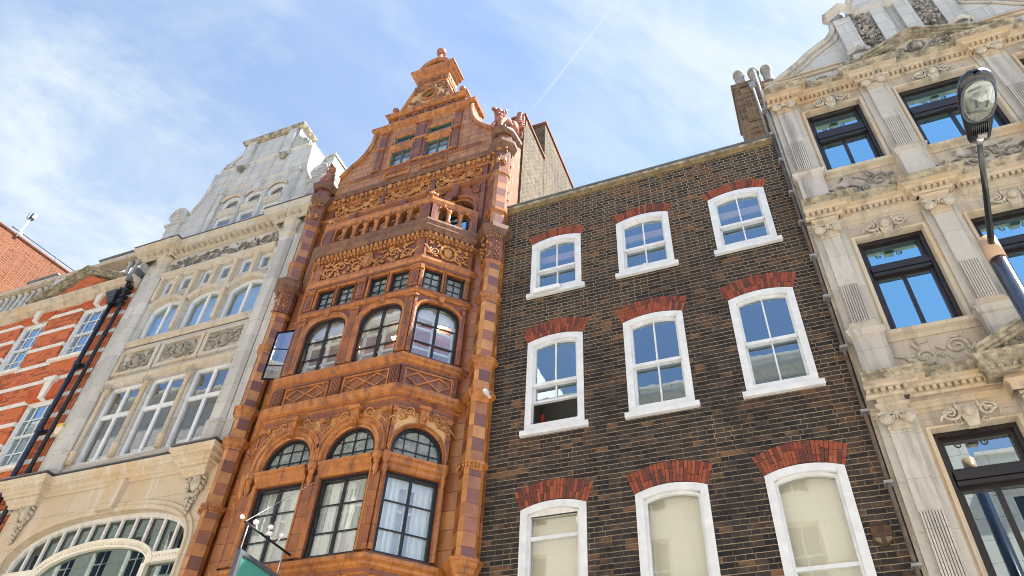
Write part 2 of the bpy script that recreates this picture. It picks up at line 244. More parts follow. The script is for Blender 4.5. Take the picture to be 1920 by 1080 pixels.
AMB = (0.60, 0.225, 0.05); PLUM = (0.25, 0.095, 0.06); TAN = (0.60, 0.30, 0.11)
M = dict(
    brick=brickwork('sooty_stock_brick', (0.026, 0.021, 0.019), (0.112, 0.080, 0.056), (0.36, 0.295, 0.20), (0.25, 0.125, 0.062), soot=0.86, zfade=(8.8, 13.2), odd_amt=0.7, oddth=0.70, wide=True, msize=0.0065, h=0.0745, w=0.225),
    brick_yellow=brickwork('yellow_stock_brick', (0.075, 0.055, 0.032), (0.16, 0.12, 0.07), (0.21, 0.18, 0.13), (0.07, 0.05, 0.035), soot=0.5, odd_amt=0.6),
    brick_old=brickwork('old_chimney_brick', (0.26, 0.15, 0.07), (0.34, 0.21, 0.10), (0.30, 0.25, 0.18), (0.12, 0.07, 0.05), soot=0.4),
    brick_red=brickwork('red_facing_brick', (0.56, 0.11, 0.03), (0.62, 0.16, 0.05), (0.42, 0.22, 0.13), (0.36, 0.08, 0.045), msize=0.007, soot=0.12, h=0.072, soot_col=(0.06, 0.04, 0.035)),
    brick_orange=brickwork('orange_flank_brick', (0.135, 0.038, 0.015), (0.185, 0.062, 0.026), (0.20, 0.125, 0.085), (0.34, 0.12, 0.07), msize=0.011, soot=0.2, h=0.085, w=0.26, soot_col=(0.05, 0.035, 0.03)),
    rubbed=plain('rubbed_red_brick', (0.47, 0.10, 0.035), 0.85, 0.2, var=0.25, scale=2.5),
    arch=attr_mat('red_arch_brick', 0.9, mottling=0.45, grime=0.35),
    paint=plain('white_gloss_paint', (0.68, 0.69, 0.69), 0.5, 0.3, var=0.10, scale=6, bump=0.08),
    paint_old=mossy('weathered_white_paint', (0.76, 0.755, 0.73), (0.60, 0.58, 0.54), 0.25),
    cream=plain('cream_paint', (0.74, 0.69, 0.58), 0.5, 0.3, var=0.06),
    tile=attr_mat('glazed_terracotta_blocks', 0.3, 0.3, mottling=0.35, grime=0.15),
    terra=terracotta('terracotta_wall', (0.40, 0.145, 0.038), (0.26, 0.088, 0.036), 0.52, 0.26, 0.0),
    terra_gable=terracotta('terracotta_gable', (0.50, 0.23, 0.085), (0.40, 0.17, 0.06), 0.42, 0.2, -0.2, grime=0.45, joint=0.011),
    terra_mould=terracotta('terracotta_moulding', (0.51, 0.198, 0.043), (0.38, 0.132, 0.036), 0.42, 3.0, -0.1, 0.30, 0.65),
    terra_plum=terracotta('plum_terracotta', (0.19, 0.068, 0.038), (0.30, 0.105, 0.038), 0.5, 0.3, -0.1, 0.3),
    terra_dark=terracotta('dark_terracotta', (0.16, 0.08, 0.05), (0.24, 0.115, 0.055), 0.5, 3.0, 0.0, 0.5, 0.7),
    relief=terracotta('carved_terracotta', (0.60, 0.29, 0.085), (0.46, 0.19, 0.06), 0.6, 0.6, 0.0, 0.45, 0.45, 0.0),
    relief_plum=terracotta('carved_plum_terracotta', (0.22, 0.10, 0.06), (0.36, 0.17, 0.075), 0.6, 0.6, 0.0, 0.45, 0.45, 0.0),
    ground_tan=plain('buff_terracotta', (0.62, 0.38, 0.17), 0.5, 0.4, var=0.2),
    white=ashlar('white_portland_stone', (0.60, 0.575, 0.525), (0.45, 0.43, 0.395), 0.85, 0.42, (0.30, 0.29, 0.275), 0.5, jcol=(0.34, 0.32, 0.29)),
    white_m=ashlar('white_stone_moulding', (0.56, 0.51, 0.43), (0.52, 0.47, 0.39), 0.9, 6.0, (0.30, 0.26, 0.20), 0.5, warm=(0.95, 0.80, 0.58)),
    white_warm=ashlar('honey_stone', (0.58, 0.49, 0.36), (0.54, 0.445, 0.32), 1.0, 0.6, (0.64, 0.60, 0.53), 0.8, jcol=(0.35, 0.28, 0.18), warm=(1.0, 0.88, 0.72)),
    gablew=ashlar('grey_white_gable_stone', (0.585, 0.57, 0.53), (0.49, 0.475, 0.44), 0.8, 0.36, (0.20, 0.195, 0.18), 0.7, jcol=(0.28, 0.275, 0.26)),
    carve=mossy('carved_stone', (0.60, 0.53, 0.42), (0.26, 0.215, 0.16), 0.4),
    carve_pale=mossy('pale_carved_stone', (0.72, 0.66, 0.54), (0.42, 0.36, 0.27), 0.35),
    carve_dark=mossy('grimy_carved_stone', (0.42, 0.38, 0.32), (0.07, 0.065, 0.06), 0.8),
    moss=mossy('mossy_cornice_stone', (0.48, 0.42, 0.31), (0.10, 0.088, 0.06), 0.75),
    stone=ashlar('buff_ashlar', (0.56, 0.49, 0.40), (0.50, 0.43, 0.345), 0.8, 0.5, (0.20, 0.175, 0.15), 0.85, joint=0.003, jcol=(0.30, 0.25, 0.19), warm=(1.0, 0.86, 0.70)),
    stone_p=ashlar('grey_buff_pilaster_stone', (0.56, 0.52, 0.455), (0.50, 0.46, 0.40), 2.0, 0.62, (0.20, 0.185, 0.175), 0.95, joint=0.0025, jcol=(0.30, 0.27, 0.23)),
    stone_m=ashlar('buff_stone_moulding', (0.56, 0.485, 0.375), (0.52, 0.44, 0.335), 1.1, 6.0, (0.22, 0.19, 0.155), 0.8, joint=0.003, jcol=(0.34, 0.28, 0.20), warm=(1.0, 0.83, 0.62)),
    flute=plain('dark_flute_recess', (0.30, 0.255, 0.21), 0.9, 0.15, var=0.35, scale=5),
    crease=mossy('yellow_creasing_tile', (0.30, 0.205, 0.085), (0.10, 0.085, 0.05), 0.6),
    band=plain('white_stone_band', (0.68, 0.64, 0.57), 0.8, 0.2, var=0.1, scale=5),
    lead=plain('lead_flashing', (0.13, 0.135, 0.14), 0.6, 0.4, var=0.3),
    slate=plain('roof_slate', (0.08, 0.085, 0.095), 0.6, 0.3, var=0.3),
    iron=plain('black_iron_frame', (0.012, 0.014, 0.018), 0.4, 0.4, var=0.3),
    bronze=plain('dark_bronze_frame', (0.022, 0.017, 0.017), 0.35, 0.5, var=0.2),
    greenf=plain('green_metal_frame', (0.05, 0.10, 0.085), 0.5, 0.4, var=0.2),
    bluepipe=plain('black_blue_pipe_paint', (0.012, 0.02, 0.032), 0.35, 0.5, var=0.4, scale=8),
    blackpipe=plain('black_pipe_paint', (0.012, 0.010, 0.014), 0.45, 0.4, var=0.4, scale=8),
    brownpipe=plain('brown_pipe_paint', (0.11, 0.085, 0.07), 0.6, 0.3, var=0.4, scale=8),
    greypipe=plain('grey_pipe_paint', (0.28, 0.29, 0.29), 0.5, 0.3, var=0.2, scale=8),
    blind=plain('cream_blind', (0.82, 0.75, 0.60), 0.9, 0.1, var=0.03, scale=0.6),
    pink_band=plain('pinkish_band', (0.85, 0.50, 0.36), 0.9, 0.1, var=0.15, scale=3),
    curtain=plain('white_curtain', (0.78, 0.80, 0.76), 0.9, 0.1, var=0.06, scale=1.0),
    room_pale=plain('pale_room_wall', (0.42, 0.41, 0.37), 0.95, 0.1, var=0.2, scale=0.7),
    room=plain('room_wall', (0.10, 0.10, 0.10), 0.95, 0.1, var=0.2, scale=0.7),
    glass=glass('window_glass', (0.90, 0.92, 0.90), 0.13, 0.0, 0.05),
    glass_flat=glass('plate_glass', (0.60, 0.66, 0.66), 0.50, 0.0, 0.0, gcol=(0.80, 0.93, 0.97)),
    glass_blue=glass('sky_reflecting_glass', (0.26, 0.30, 0.34), 0.85, 0.0, 0.02, gcol=(0.50, 0.86, 1.0)),
    glass_dim=glass('old_window_glass', (0.70, 0.76, 0.78), 0.34, 0.0, 0.06, gcol=(0.74, 0.90, 1.0)),
    glass_bull=bullglass('bullseye_leaded_glass'),
    glass_shop=glass('green_tinted_glass', (0.34, 0.44, 0.40), 0.07, gcol=(0.7, 0.85, 0.8)),
    pot=mossy('chimney_pot_clay', (0.40, 0.37, 0.32), (0.17, 0.15, 0.13), 0.6),
    griffin=terracotta('griffin_terracotta', (0.30, 0.11, 0.065), (0.38, 0.15, 0.08), 0.5, 0.5, 0, 0.4, 0.4, 0.0),
    lamp_black=plain('black_lamp_paint', (0.010, 0.011, 0.014), 0.25, 0.6, var=0.2, coat=0.4),
    lamp_blue=plain('dark_blue_pole_paint', (0.010, 0.018, 0.035), 0.16, 0.6, var=0.15, coat=0.6),
    tan_pole=plain('beige_sleeve', (0.50, 0.34, 0.22), 0.35, 0.5, var=0.05),
    mirror=plain('lamp_reflector', (0.25, 0.27, 0.245), 0.3, 0.5, 0.3, var=0.5, scale=16),
    lampglass=glass('lamp_bowl_glass', (0.93, 0.97, 0.93), 0.12),
    green=plain('mint_green_sign', (0.075, 0.33, 0.255), 0.55, 0.3, var=0.03),
    darkframe=plain('grey_sign_frame', (0.09, 0.10, 0.12), 0.5, 0.4),
    chrome=plain('galvanised_metal', (0.6, 0.6, 0.6), 0.3, 0.5, 0.8),
    white_pl=plain('white_plastic', (0.80, 0.80, 0.80), 0.4, 0.4, var=0.04),
    yellow_pl=plain('yellow_plastic', (0.62, 0.42, 0.03), 0.4, 0.4, var=0.04),
    shield=mossy('painted_iron_shield', (0.14, 0.075, 0.035), (0.05, 0.04, 0.035), 0.6),
    shield_d=plain('dark_shield_cross', (0.075, 0.05, 0.035), 0.8, 0.2, var=0.3, scale=12),
    shield_l=plain('buff_shield_quarter', (0.17, 0.13, 0.08), 0.8, 0.2, var=0.3, scale=12),
    tubelight=emit('fluorescent_tube', (1.0, 0.85, 0.62), 5.0),
    pave=plain('paving_slabs', (0.58, 0.55, 0.50), 0.9, 0.2, var=0.12, scale=2),
    pale_setts=plain('pale_road_setts', (0.33, 0.32, 0.30), 0.9, 0.2, var=0.2, scale=4),  # unseen road surface, made pale to bounce sunlight onto the fronts
    opp=ashlar('pale_stucco', (0.74, 0.71, 0.66), (0.70, 0.67, 0.62), 1.2, 0.6, (0.45, 0.42, 0.37), 0.3),
    darkglass=plain('dark_far_glass', (0.02, 0.03, 0.05), 0.08, 0.6),
)

# ------------------------------------------------------------------ mesh builder
NOSPLIT = set('carving moulding flute chain sticker interior pane lattice garland body arch casement screen window bulb cross bracket sash cartouche mask spotlight finial light blind balustrade'.split())
class MB:
    def __init__(s, o=(0, 0, 0), a=0.0):
        s.v = []; s.f = []; s.c = []; s.k = []; s.o = o; s.ca = math.cos(a); s.sa = math.sin(a); s.col = (1, 1, 1); s.mi = 0; s.sm = []; s.smooth = False
    def P(s, p):
        x, y, z = p
        s.v.append((s.o[0] + x * s.ca - y * s.sa, s.o[1] + x * s.sa + y * s.ca, s.o[2] + z)); return len(s.v) - 1
    def F(s, idx, col=None):
        s.f.append(tuple(idx)); s.c.append(col or s.col); s.k.append(s.mi); s.sm.append(s.smooth)
    def poly(s, pts, col=None): s.F([s.P(p) for p in pts], col)
    def box(s, x0, x1, y0, y1, z0, z1, col=None):
        i = [s.P(p) for p in ((x0, y0, z0), (x1, y0, z0), (x1, y1, z0), (x0, y1, z0), (x0, y0, z1), (x1, y0, z1), (x1, y1, z1), (x0, y1, z1))]
        for q in ((0, 3, 2, 1), (4, 5, 6, 7), (0, 1, 5, 4), (1, 2, 6, 5), (2, 3, 7, 6), (3, 0, 4, 7)): s.F([i[k] for k in q], col)
    def prism(s, pts, y0, y1, col=None):           # (x,z) outline counter-clockwise seen from the street, extruded back
        n = len(pts); a = [s.P((x, y0, z)) for x, z in pts]; b = [s.P((x, y1, z)) for x, z in pts]
        s.F(a, col); s.F(b[::-1], col)
        for i in range(n):
            j = (i + 1) % n; s.F((a[j], a[i], b[i], b[j]), col)
    def column(s, pts, z0, z1, col=None, cap=True, cols=None):  # plan outline extruded up
        n = len(pts); a = [s.P((x, y, z0)) for x, y in pts]; b = [s.P((x, y, z1)) for x, y in pts]
        for i in range(n):
            j = (i + 1) % n; s.F((a[i], a[j], b[j], b[i]), cols[i] if cols else col)
        if cap: s.F(b, col); s.F(a[::-1], col)
    def run(s, path, prof, closed=False):           # moulding: prof (out,z) bottom to top, path walked with the street on the right
        n = len(path); N = []
        def nrm(p, q):
            dx, dy = q[0] - p[0], q[1] - p[1]; l = math.hypot(dx, dy); return (dy / l, -dx / l)
        for i in range(n):
            pr = path[i - 1] if (i > 0 or closed) else None; nx = path[(i + 1) % n] if (i < n - 1 or closed) else None
            if pr is None: m = nrm(path[i], nx)
            elif nx is None: m = nrm(pr, path[i])
            else:
                a, b = nrm(pr, path[i]), nrm(path[i], nx); d = 1 + a[0] * b[0] + a[1] * b[1]; d = max(d, 0.25); m = ((a[0] + b[0]) / d, (a[1] + b[1]) / d)
            N.append(m)
        rows = [[s.P((path[i][0] + N[i][0] * o, path[i][1] + N[i][1] * o, z)) for o, z in prof] for i in range(n)]
        for i in range(n if closed else n - 1):
            A, B = rows[i], rows[(i + 1) % n]
            for k in range(len(prof) - 1): s.F((A[k], B[k], B[k + 1], A[k + 1]))
        if not closed:
            s.F(rows[0]); s.F(rows[-1][::-1])
    def tube(s, pts, rad, n=6, flat=1.0, cap=True):
        pts = [Vector(p) for p in pts]; m = len(pts); rs = rad if isinstance(rad, (list, tuple)) else [rad] * m; rows = []
        up = None
        for i in range(m):
            d = (pts[min(i + 1, m - 1)] - pts[max(i - 1, 0)]).normalized()
            if up is None: up = Vector((0, 1, 0)) if abs(d.y) < 0.9 else Vector((0, 0, 1))
            e1 = d.cross(up).normalized(); e2 = e1.cross(d).normalized()
            up = e2 if abs(d.y) >= 0.9 else up
            rows.append([s.P(pts[i] + (e1 * math.cos(2 * math.pi * k / n) + e2 * math.sin(2 * math.pi * k / n) * flat) * rs[i]) for k in range(n)])
        o = s.smooth; s.smooth = True
        for i in range(m - 1):
            for k in range(n): s.F((rows[i][k], rows[i][(k + 1) % n], rows[i + 1][(k + 1) % n], rows[i + 1][k]))
        s.smooth = o
        if cap: s.F(rows[0][::-1]); s.F(rows[-1])
    def lathe(s, c, prof, n=12, sx=1.0, sy=1.0):    # prof (r,z) bottom to top
        rows = [[s.P((c[0] + r * math.cos(2 * math.pi * k / n) * sx, c[1] + r * math.sin(2 * math.pi * k / n) * sy, c[2] + z)) for k in range(n)] for r, z in prof]
        o = s.smooth; s.smooth = True
        for A, B in zip(rows, rows[1:]):
            for k in range(n): s.F((A[k], A[(k + 1) % n], B[(k + 1) % n], B[k]))
        s.smooth = o
        s.F(rows[0][::-1]); s.F(rows[-1])
    def ball(s, c, rx, ry=None, rz=None, n=8, m=5, tilt=0.0):
        ry = rx if ry is None else ry; rz = rx if rz is None else rz; ct, st = math.cos(tilt), math.sin(tilt); rows = []
        for j in range(1, m):
            t = math.pi * j / m; row = []
            for k in range(n):
                p = 2 * math.pi * k / n; x = rx * math.sin(t) * math.cos(p); y = ry * math.sin(t) * math.sin(p); z = -rz * math.cos(t)
                row.append(s.P((c[0] + x * ct - z * st, c[1] + y, c[2] + x * st + z * ct)))
            rows.append(row)
        b = s.P((c[0] + rz * st, c[1], c[2] - rz * ct)); t_ = s.P((c[0] - rz * st, c[1], c[2] + rz * ct)); o = s.smooth; s.smooth = True
        for k in range(n):
            s.F((b, rows[0][(k + 1) % n], rows[0][k])); s.F((t_, rows[-1][k], rows[-1][(k + 1) % n]))
            for A, B in zip(rows, rows[1:]): s.F((A[k], A[(k + 1) % n], B[(k + 1) % n], B[k]))
        s.smooth = o
    def clusters(s):
        n = len(s.v); par = list(range(n))
        def fd(i):
            while par[i] != i: par[i] = par[par[i]]; i = par[i]
            return i
        for f in s.f:
            for i in f[1:]: par[fd(i)] = fd(f[0])
        bx = {}
        for i, (x, y, z) in enumerate(s.v):
            r = fd(i); b = bx.get(r)
            if b is None: bx[r] = [x, y, z, x, y, z]
            else: b[0] = min(b[0], x); b[1] = min(b[1], y); b[2] = min(b[2], z); b[3] = max(b[3], x); b[4] = max(b[4], y); b[5] = max(b[5], z)
        ks = list(bx); g = {k: k for k in ks}
        def fg(k):
            while g[k] != k: k = g[k]
            return k
        e = .012
        for a in range(len(ks)):
            A = bx[ks[a]]
            for b in range(a):
                B = bx[ks[b]]
                if all(A[i] - e <= B[i + 3] and B[i] - e <= A[i + 3] for i in range(3)): g[fg(ks[a])] = fg(ks[b])
        return {r: fg(r) for r in ks}, fd
    def build(s, name, mats, parent=None, label=None, loc=None):
        if len(s.f) < 2500 and not (NOSPLIT & set(name.split('_')) and not name in ('arch_moulding', 'terra_mould')):
            cl, fd = s.clusters(); roots = sorted(set(cl.values()))
            if 2 <= len(roots) <= 24:
                out = None
                for r in roots:
                    t = MB(); mp = {}
                    for f, c, k, m in zip(s.f, s.c, s.k, s.sm):
                        if cl[fd(f[0])] != r: continue
                        for i in f:
                            if i not in mp: mp[i] = len(t.v); t.v.append(s.v[i])
                        t.f.append(tuple(mp[i] for i in f)); t.c.append(c); t.k.append(k); t.sm.append(m)
                    o = t.make(name, mats, parent, label, loc); out = out or o
                return out
        return s.make(name, mats, parent, label, loc)
    def make(s, name, mats, parent=None, label=None, loc=None):
        if not isinstance(mats, (list, tuple)): mats = [mats]
        me = bpy.data.meshes.new(name); off = loc or (0, 0, 0)
        me.from_pydata([(x - off[0], y - off[1], z - off[2]) for x, y, z in s.v], [], s.f)
        for m in mats: me.materials.append(M[m] if isinstance(m, str) else m)
        me.polygons.foreach_set('material_index', s.k); me.polygons.foreach_set('use_smooth', s.sm)
        if any(c != (1, 1, 1) for c in s.c):
            at = me.color_attributes.new('Col', 'FLOAT_COLOR', 'CORNER'); d = []
            for p, c in zip(s.f, s.c): d += [c[0], c[1], c[2], 1.0] * len(p)
            at.data.foreach_set('color', d)
        me.update()
        o = bpy.data.objects.new(name, me); COL.objects.link(o); o.location = off
        if parent is not None: attach(o, parent)
        if label: o['label'] = label
        return o

WLOC = {}
def attach(o, parent):
    o.parent = parent
    p = Vector((0, 0, 0)); q = parent
    while q is not None: p += q.location; q = q.parent
    # children keep world-space mesh coordinates
    o.location = Vector(o.location) - p
def thing(name, label, cat, loc=(0, 0, 0), group=None):
    o = bpy.data.objects.new(name, None); COL.objects.link(o); o.location = loc; o.empty_display_size = 0.3
    o['label'] = label; o['category'] = cat
    if group: o['group'] = group
    return o
def tag(o, label, cat, group=None, kind=None):
    if label: o['label'] = label
    if cat: o['category'] = cat
    if group: o['group'] = group
    if kind: o['kind'] = kind
    return o
def copy_tree(o, parent, d=(0, 0, 0)):
    c = o.copy(); COL.objects.link(c); c.parent = parent
    if d != (0, 0, 0): c.location = Vector(o.location) + Vector(d)
    for ch in list(o.children): copy_tree(ch, c)
    return c

# ------------------------------------------------------------------ arches, openings, windows
def curve(x0, x1, zs, rise, shape='ell', n=14):     # points left to right along the head
    cx, h = (x0 + x1) / 2, (x1 - x0) / 2
    if rise <= 0: return [(x0, zs), (x1, zs)]
    out = []
    if shape == 'seg':
        r = (h * h + rise * rise) / (2 * rise); a = math.asin(min(1, h / r))
        for i in range(n + 1):
            t = -a + 2 * a * i / n; out.append((cx + r * math.sin(t), zs + rise - r + r * math.cos(t)))
    else:
        e = 2.0 if shape == 'ell' else 2.6
        for i in range(n + 1):
            t = math.pi - math.pi * i / n; c, s_ = math.cos(t), math.sin(t)
            out.append((cx + h * math.copysign(abs(c) ** (2 / e), c), zs + rise * abs(s_) ** (2 / e)))
    return out
def outline(x0, x1, z0, zs, rise=0, shape='ell', n=14):   # ccw seen from the street
    return [(x0, z0), (x1, z0)] + curve(x0, x1, zs, rise, shape, n)[::-1]
def head_z(x, x0, x1, zs, rise, shape):
    c = curve(x0, x1, zs, rise, shape, 40)
    for (a, za), (b, zb) in zip(c, c[1:]):
        if a - 1e-9 <= x <= b + 1e-9: return za + (zb - za) * ((x - a) / (b - a) if b > a else 0)
    return zs
def inset(pts, w):
    n = len(pts); out = []
    for i in range(n):
        p, q, r = pts[i - 1], pts[i], pts[(i + 1) % n]
        def nn(a, b):
            dx, dz = b[0] - a[0], b[1] - a[1]; l = math.hypot(dx, dz) or 1e-9; return (-dz / l, dx / l)
        a, b = nn(p, q), nn(q, r); d = max(0.3, 1 + a[0] * b[0] + a[1] * b[1])
        out.append((q[0] + (a[0] + b[0]) / d * w, q[1] + (a[1] + b[1]) / d * w))
    return out
def loop_frame(mb, outer, inner, y0, y1):
    n = len(outer); A = [mb.P((x, y0, z)) for x, z in outer]; B = [mb.P((x, y0, z)) for x, z in inner]
    C = [mb.P((x, y1, z)) for x, z in inner]; D = [mb.P((x, y1, z)) for x, z in outer]
    for i in range(n):
        j = (i + 1) % n
        mb.F((A[i], A[j], B[j], B[i])); mb.F((B[i], B[j], C[j], C[i])); mb.F((A[j], A[i], D[i], D[j]))
def wall(mb, x0, x1, z0, z1, y=0.0, ops=(), reveal=0.2, backs=True):
    xs = sorted({x0, x1, *[o['x0'] for o in ops], *[o['x1'] for o in ops]}); xs = [x for x in xs if x0 <= x <= x1]
    zs = sorted({z0, z1, *[o['z0'] for o in ops], *[o['z1'] + o.get('rise', 0) for o in ops]}); zs = [z for z in zs if z0 <= z <= z1]
    for a, b in zip(xs, xs[1:]):
        for c, d in zip(zs, zs[1:]):
            mx, mz = (a + b) / 2, (c + d) / 2
            if any(o['x0'] < mx < o['x1'] and o['z0'] < mz < o['z1'] + o.get('rise', 0) for o in ops): continue
            mb.poly(((a, y, c), (b, y, c), (b, y, d), (a, y, d)))
    for o in ops:
        r = o.get('reveal', reveal); rise = o.get('rise', 0); sh = o.get('shape', 'ell'); pts = outline(o['x0'], o['x1'], o['z0'], o['z1'], rise, sh)
        n = len(pts); A = [mb.P((x, y, z)) for x, z in pts]; B = [mb.P((x, y + r, z)) for x, z in pts]
        for i in range(n):
            j = (i + 1) % n; mb.F((A[i], A[j], B[j], B[i]))
        if rise > 0:
            top = o['z1'] + rise; cv = curve(o['x0'], o['x1'], o['z1'], rise, sh)
            for (a, za), (b, zb) in zip(cv, cv[1:]):
                if top - min(za, zb) > 1e-6: mb.poly(((a, y, za), (b, y, zb), (b, y, top), (a, y, top)))
def arch_band(mb, x0, x1, zs, rise, shape, prof, y, jamb=None, n=16):   # swept moulding, prof (dr,out)
    rows = []
    cv = curve(x0, x1, zs, rise, shape, n)
    if jamb is not None: cv = [(x0, jamb)] + cv + [(x1, jamb)]
    m = len(cv); nor = []
    for i in range(m):
        a = cv[max(i - 1, 0)]; b = cv[min(i + 1, m - 1)]
        if jamb is not None and i in (1, m - 2): a, b = (cv[i - 1], cv[i + 1])
        dx, dz = b[0] - a[0], b[1] - a[1]; l = math.hypot(dx, dz) or 1e-9; nor.append((-dz / l, dx / l))
    if jamb is not None: nor[0] = (-1, 0); nor[-1] = (1, 0)
    for (x, z), (nx, nz) in zip(cv, nor): rows.append([mb.P((x + nx * d, y - o, z + nz * d)) for d, o in prof])
    for A, B in zip(rows, rows[1:]):
        for k in range(len(prof) - 1): mb.F((A[k], B[k], B[k + 1], A[k + 1]))
    mb.F(rows[0]); mb.F(rows[-1][::-1])
def window(parent, x0, x1, z0, zs, rise=0, shape='ell', y=0.0, fw=0.05, dep=0.05, bx=(), bz=(), bw=0.02, fm='paint', gm='glass', name='window', tf=(0, 0, 0, 0), label=None, extra=None, glass_in=0.02, boff=0.012):
    o, a = tf[:3], tf[3]
    ol = outline(x0, x1, z0, zs, rise, shape); il = inset(ol, fw)
    mb = MB(o, a); loop_frame(mb, ol, il, y, y + dep)
    for b in bx:
        b, w, lo, hi = b if isinstance(b, tuple) else (b, bw, None, None)
        h = head_z(b, x0, x1, zs, rise, shape) - fw * 0.5
        mb.box(b - w / 2, b + w / 2, y + boff, y + dep - 0.004, lo if lo is not None else z0 + fw * 0.5, min(h, hi) if hi is not None else h)
    for b in bz:
        b, w = b if isinstance(b, tuple) else (b, bw)
        l, r = x0 + fw * 0.5, x1 - fw * 0.5
        if rise > 0 and b > zs:
            xsn = [x0 + (x1 - x0) * i / 60 for i in range(61)]; ok = [x for x in xsn if head_z(x, x0, x1, zs, rise, shape) > b + fw * 0.3]
            if ok: l, r = ok[0], ok[-1]
        mb.box(l, r, y + boff + 0.003, y + dep - 0.006, b - w / 2, b + w / 2)
    if extra: extra(mb)
    w = mb.build(name, fm, parent, label)
    g = MB(o, a); gl = inset(ol, fw * 0.6); tx, tz = random.Random(int(abs(x0) * 977 + abs(z0) * 131)).uniform(-.008, .008), random.Random(int(abs(x0) * 311 + abs(z0) * 717)).uniform(-.006, .006); g.poly([(x, y + dep * 0.5 + glass_in + tx * (x - x0) + tz * (z - z0), z) for x, z in gl]); g.build('pane', gm, w)
    return w
def subpart(parent, name, mats, fn, tf=(0, 0, 0, 0)):
    mb = MB(tf[:3], tf[3]); fn(mb); return mb.build(name, mats, parent)

# ------------------------------------------------------------------ carved ornament
def spiral(mb, cx, cz, y, r, turns=1.4, a0=0.0, hand=1, th=0.22, tail=None, n=18, flat=0.9):
    pts, rad = [], []
    for i in range(n):
        t = i / (n - 1); rr = r * (0.12 + 0.88 * t ** 0.9); a = a0 + hand * turns * 2 * math.pi * (1 - t)
        pts.append((cx + rr * math.cos(a), y, cz + rr * math.sin(a))); rad.append(r * th * (0.45 + 0.55 * t))
    if tail:
        p = pts[-1]
        for i in range(1, 6):
            t = i / 5; pts.append((p[0] + tail[0] * t, y, p[2] + tail[1] * t + 0.25 * r * math.sin(math.pi * t))); rad.append(r * th * (1 - 0.75 * t))
    mb.tube(pts, rad, 5, flat)
def leaf(mb, x, z, y, l, w, ang, d=0.03): mb.ball((x, y, z), w, d, l, 6, 4, ang)
def relief(mb, x0, x1, z0, z1, y, seed=1, d=0.03, cart=False, leaves=6):
    leaves = int(leaves * 1.5)
    rng = random.Random(seed); w, h = x1 - x0, z1 - z0; n = max(2, int(round(w / (h * 0.66)))); st = w / n; r = min(h, st) * 0.34
    for i in range(n):
        cx = x0 + st * (i + 0.5); side = -1 if cx < (x0 + x1) / 2 else 1; up = 1 if i % 2 else -1
        if cart and abs(cx - (x0 + x1) / 2) < st * 0.6: continue
        spiral(mb, cx + rng.uniform(-.1, .1) * r, (z0 + z1) / 2 + up * h * 0.08, y, r * rng.uniform(.95, 1.2), 1.5, rng.uniform(-0.5, 0.5) + (0 if side > 0 else math.pi), side * up, 0.2, (side * st * 0.55, -up * h * 0.25))
        for k in range(leaves):
            a = rng.uniform(0, 2 * math.pi); q = rng.uniform(0.75, 1.25)
            leaf(mb, min(max(cx + math.cos(a) * st * 0.45 * q, x0 + .03), x1 - .03), min(max((z0 + z1) / 2 + math.sin(a) * h * 0.4 * q, z0 + h * .1), z1 - h * .1), y, h * rng.uniform(.09, .16), h * rng.uniform(.03, .055), rng.uniform(0, 3.1), d * rng.uniform(.6, 1.1))
    if cart:
        c = (x0 + x1) / 2; mb.ball((c, y, (z0 + z1) / 2), h * .2, d * 1.4, h * .27, 10, 6)
        for k in range(10):
            a = k * math.pi / 5 + .3; leaf(mb, c + math.cos(a) * h * .32, (z0 + z1) / 2 + math.sin(a) * h * .36, y, h * .13, h * .07, a, d * 1.2)
def beads(mb, x0, x1, n, y, z, r, ry=None, rz=None):
    for i in range(n): mb.ball((x0 + (x1 - x0) * (i + .5) / n, y, z), r, ry or r, rz or r, 6, 4)
def dentils(mb, p, q, n, out, z0, z1, fill=0.5, dep=None):   # along a straight plan segment, street on the right
    dx, dy = q[0] - p[0], q[1] - p[1]; l = math.hypot(dx, dy); ux, uy = dx / l, dy / l; nx, ny = uy, -ux; st = l / n; dep = dep or out
    for i in range(n):
        a = st * (i + (1 - fill) / 2); b = a + st * fill
        P = [(p[0] + ux * t + nx * o, p[1] + uy * t + ny * o) for t, o in ((a, out - dep), (a, out), (b, out), (b, out - dep))]
        P = [P[1], P[2], P[3], P[0]]
        mb.column(P, z0, z1)
def body(parent, x0, x1, y0, y1, z1, m, roof='slate', name='flank_wall'):
    mb = MB(); mb.box(x0, x1, y0, y1, 0, z1); b = mb.build(name, m, parent)
    r = MB(); r.box(x0 + .1, x1 - .1, y0 + .1, y1 - .1, z1 + .004, z1 + .12); r.build('roof', roof, parent); return b
def room(win_parent, x0, x1, z0, z1, y0, y1, m='room', tf=(0, 0, 0, 0)):
    mb = MB(tf[:3], tf[3])
    mb.poly(((x0, y1, z0), (x1, y1, z0), (x1, y1, z1), (x0, y1, z1))); mb.poly(((x0, y0, z1), (x0, y1, z1), (x1, y1, z1), (x1, y0, z1)))
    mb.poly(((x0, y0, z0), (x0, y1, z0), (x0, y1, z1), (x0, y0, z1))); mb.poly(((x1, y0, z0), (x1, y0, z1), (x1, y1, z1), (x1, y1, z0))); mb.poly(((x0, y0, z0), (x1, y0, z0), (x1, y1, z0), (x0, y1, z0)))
    return mb.build('interior', m, win_parent)

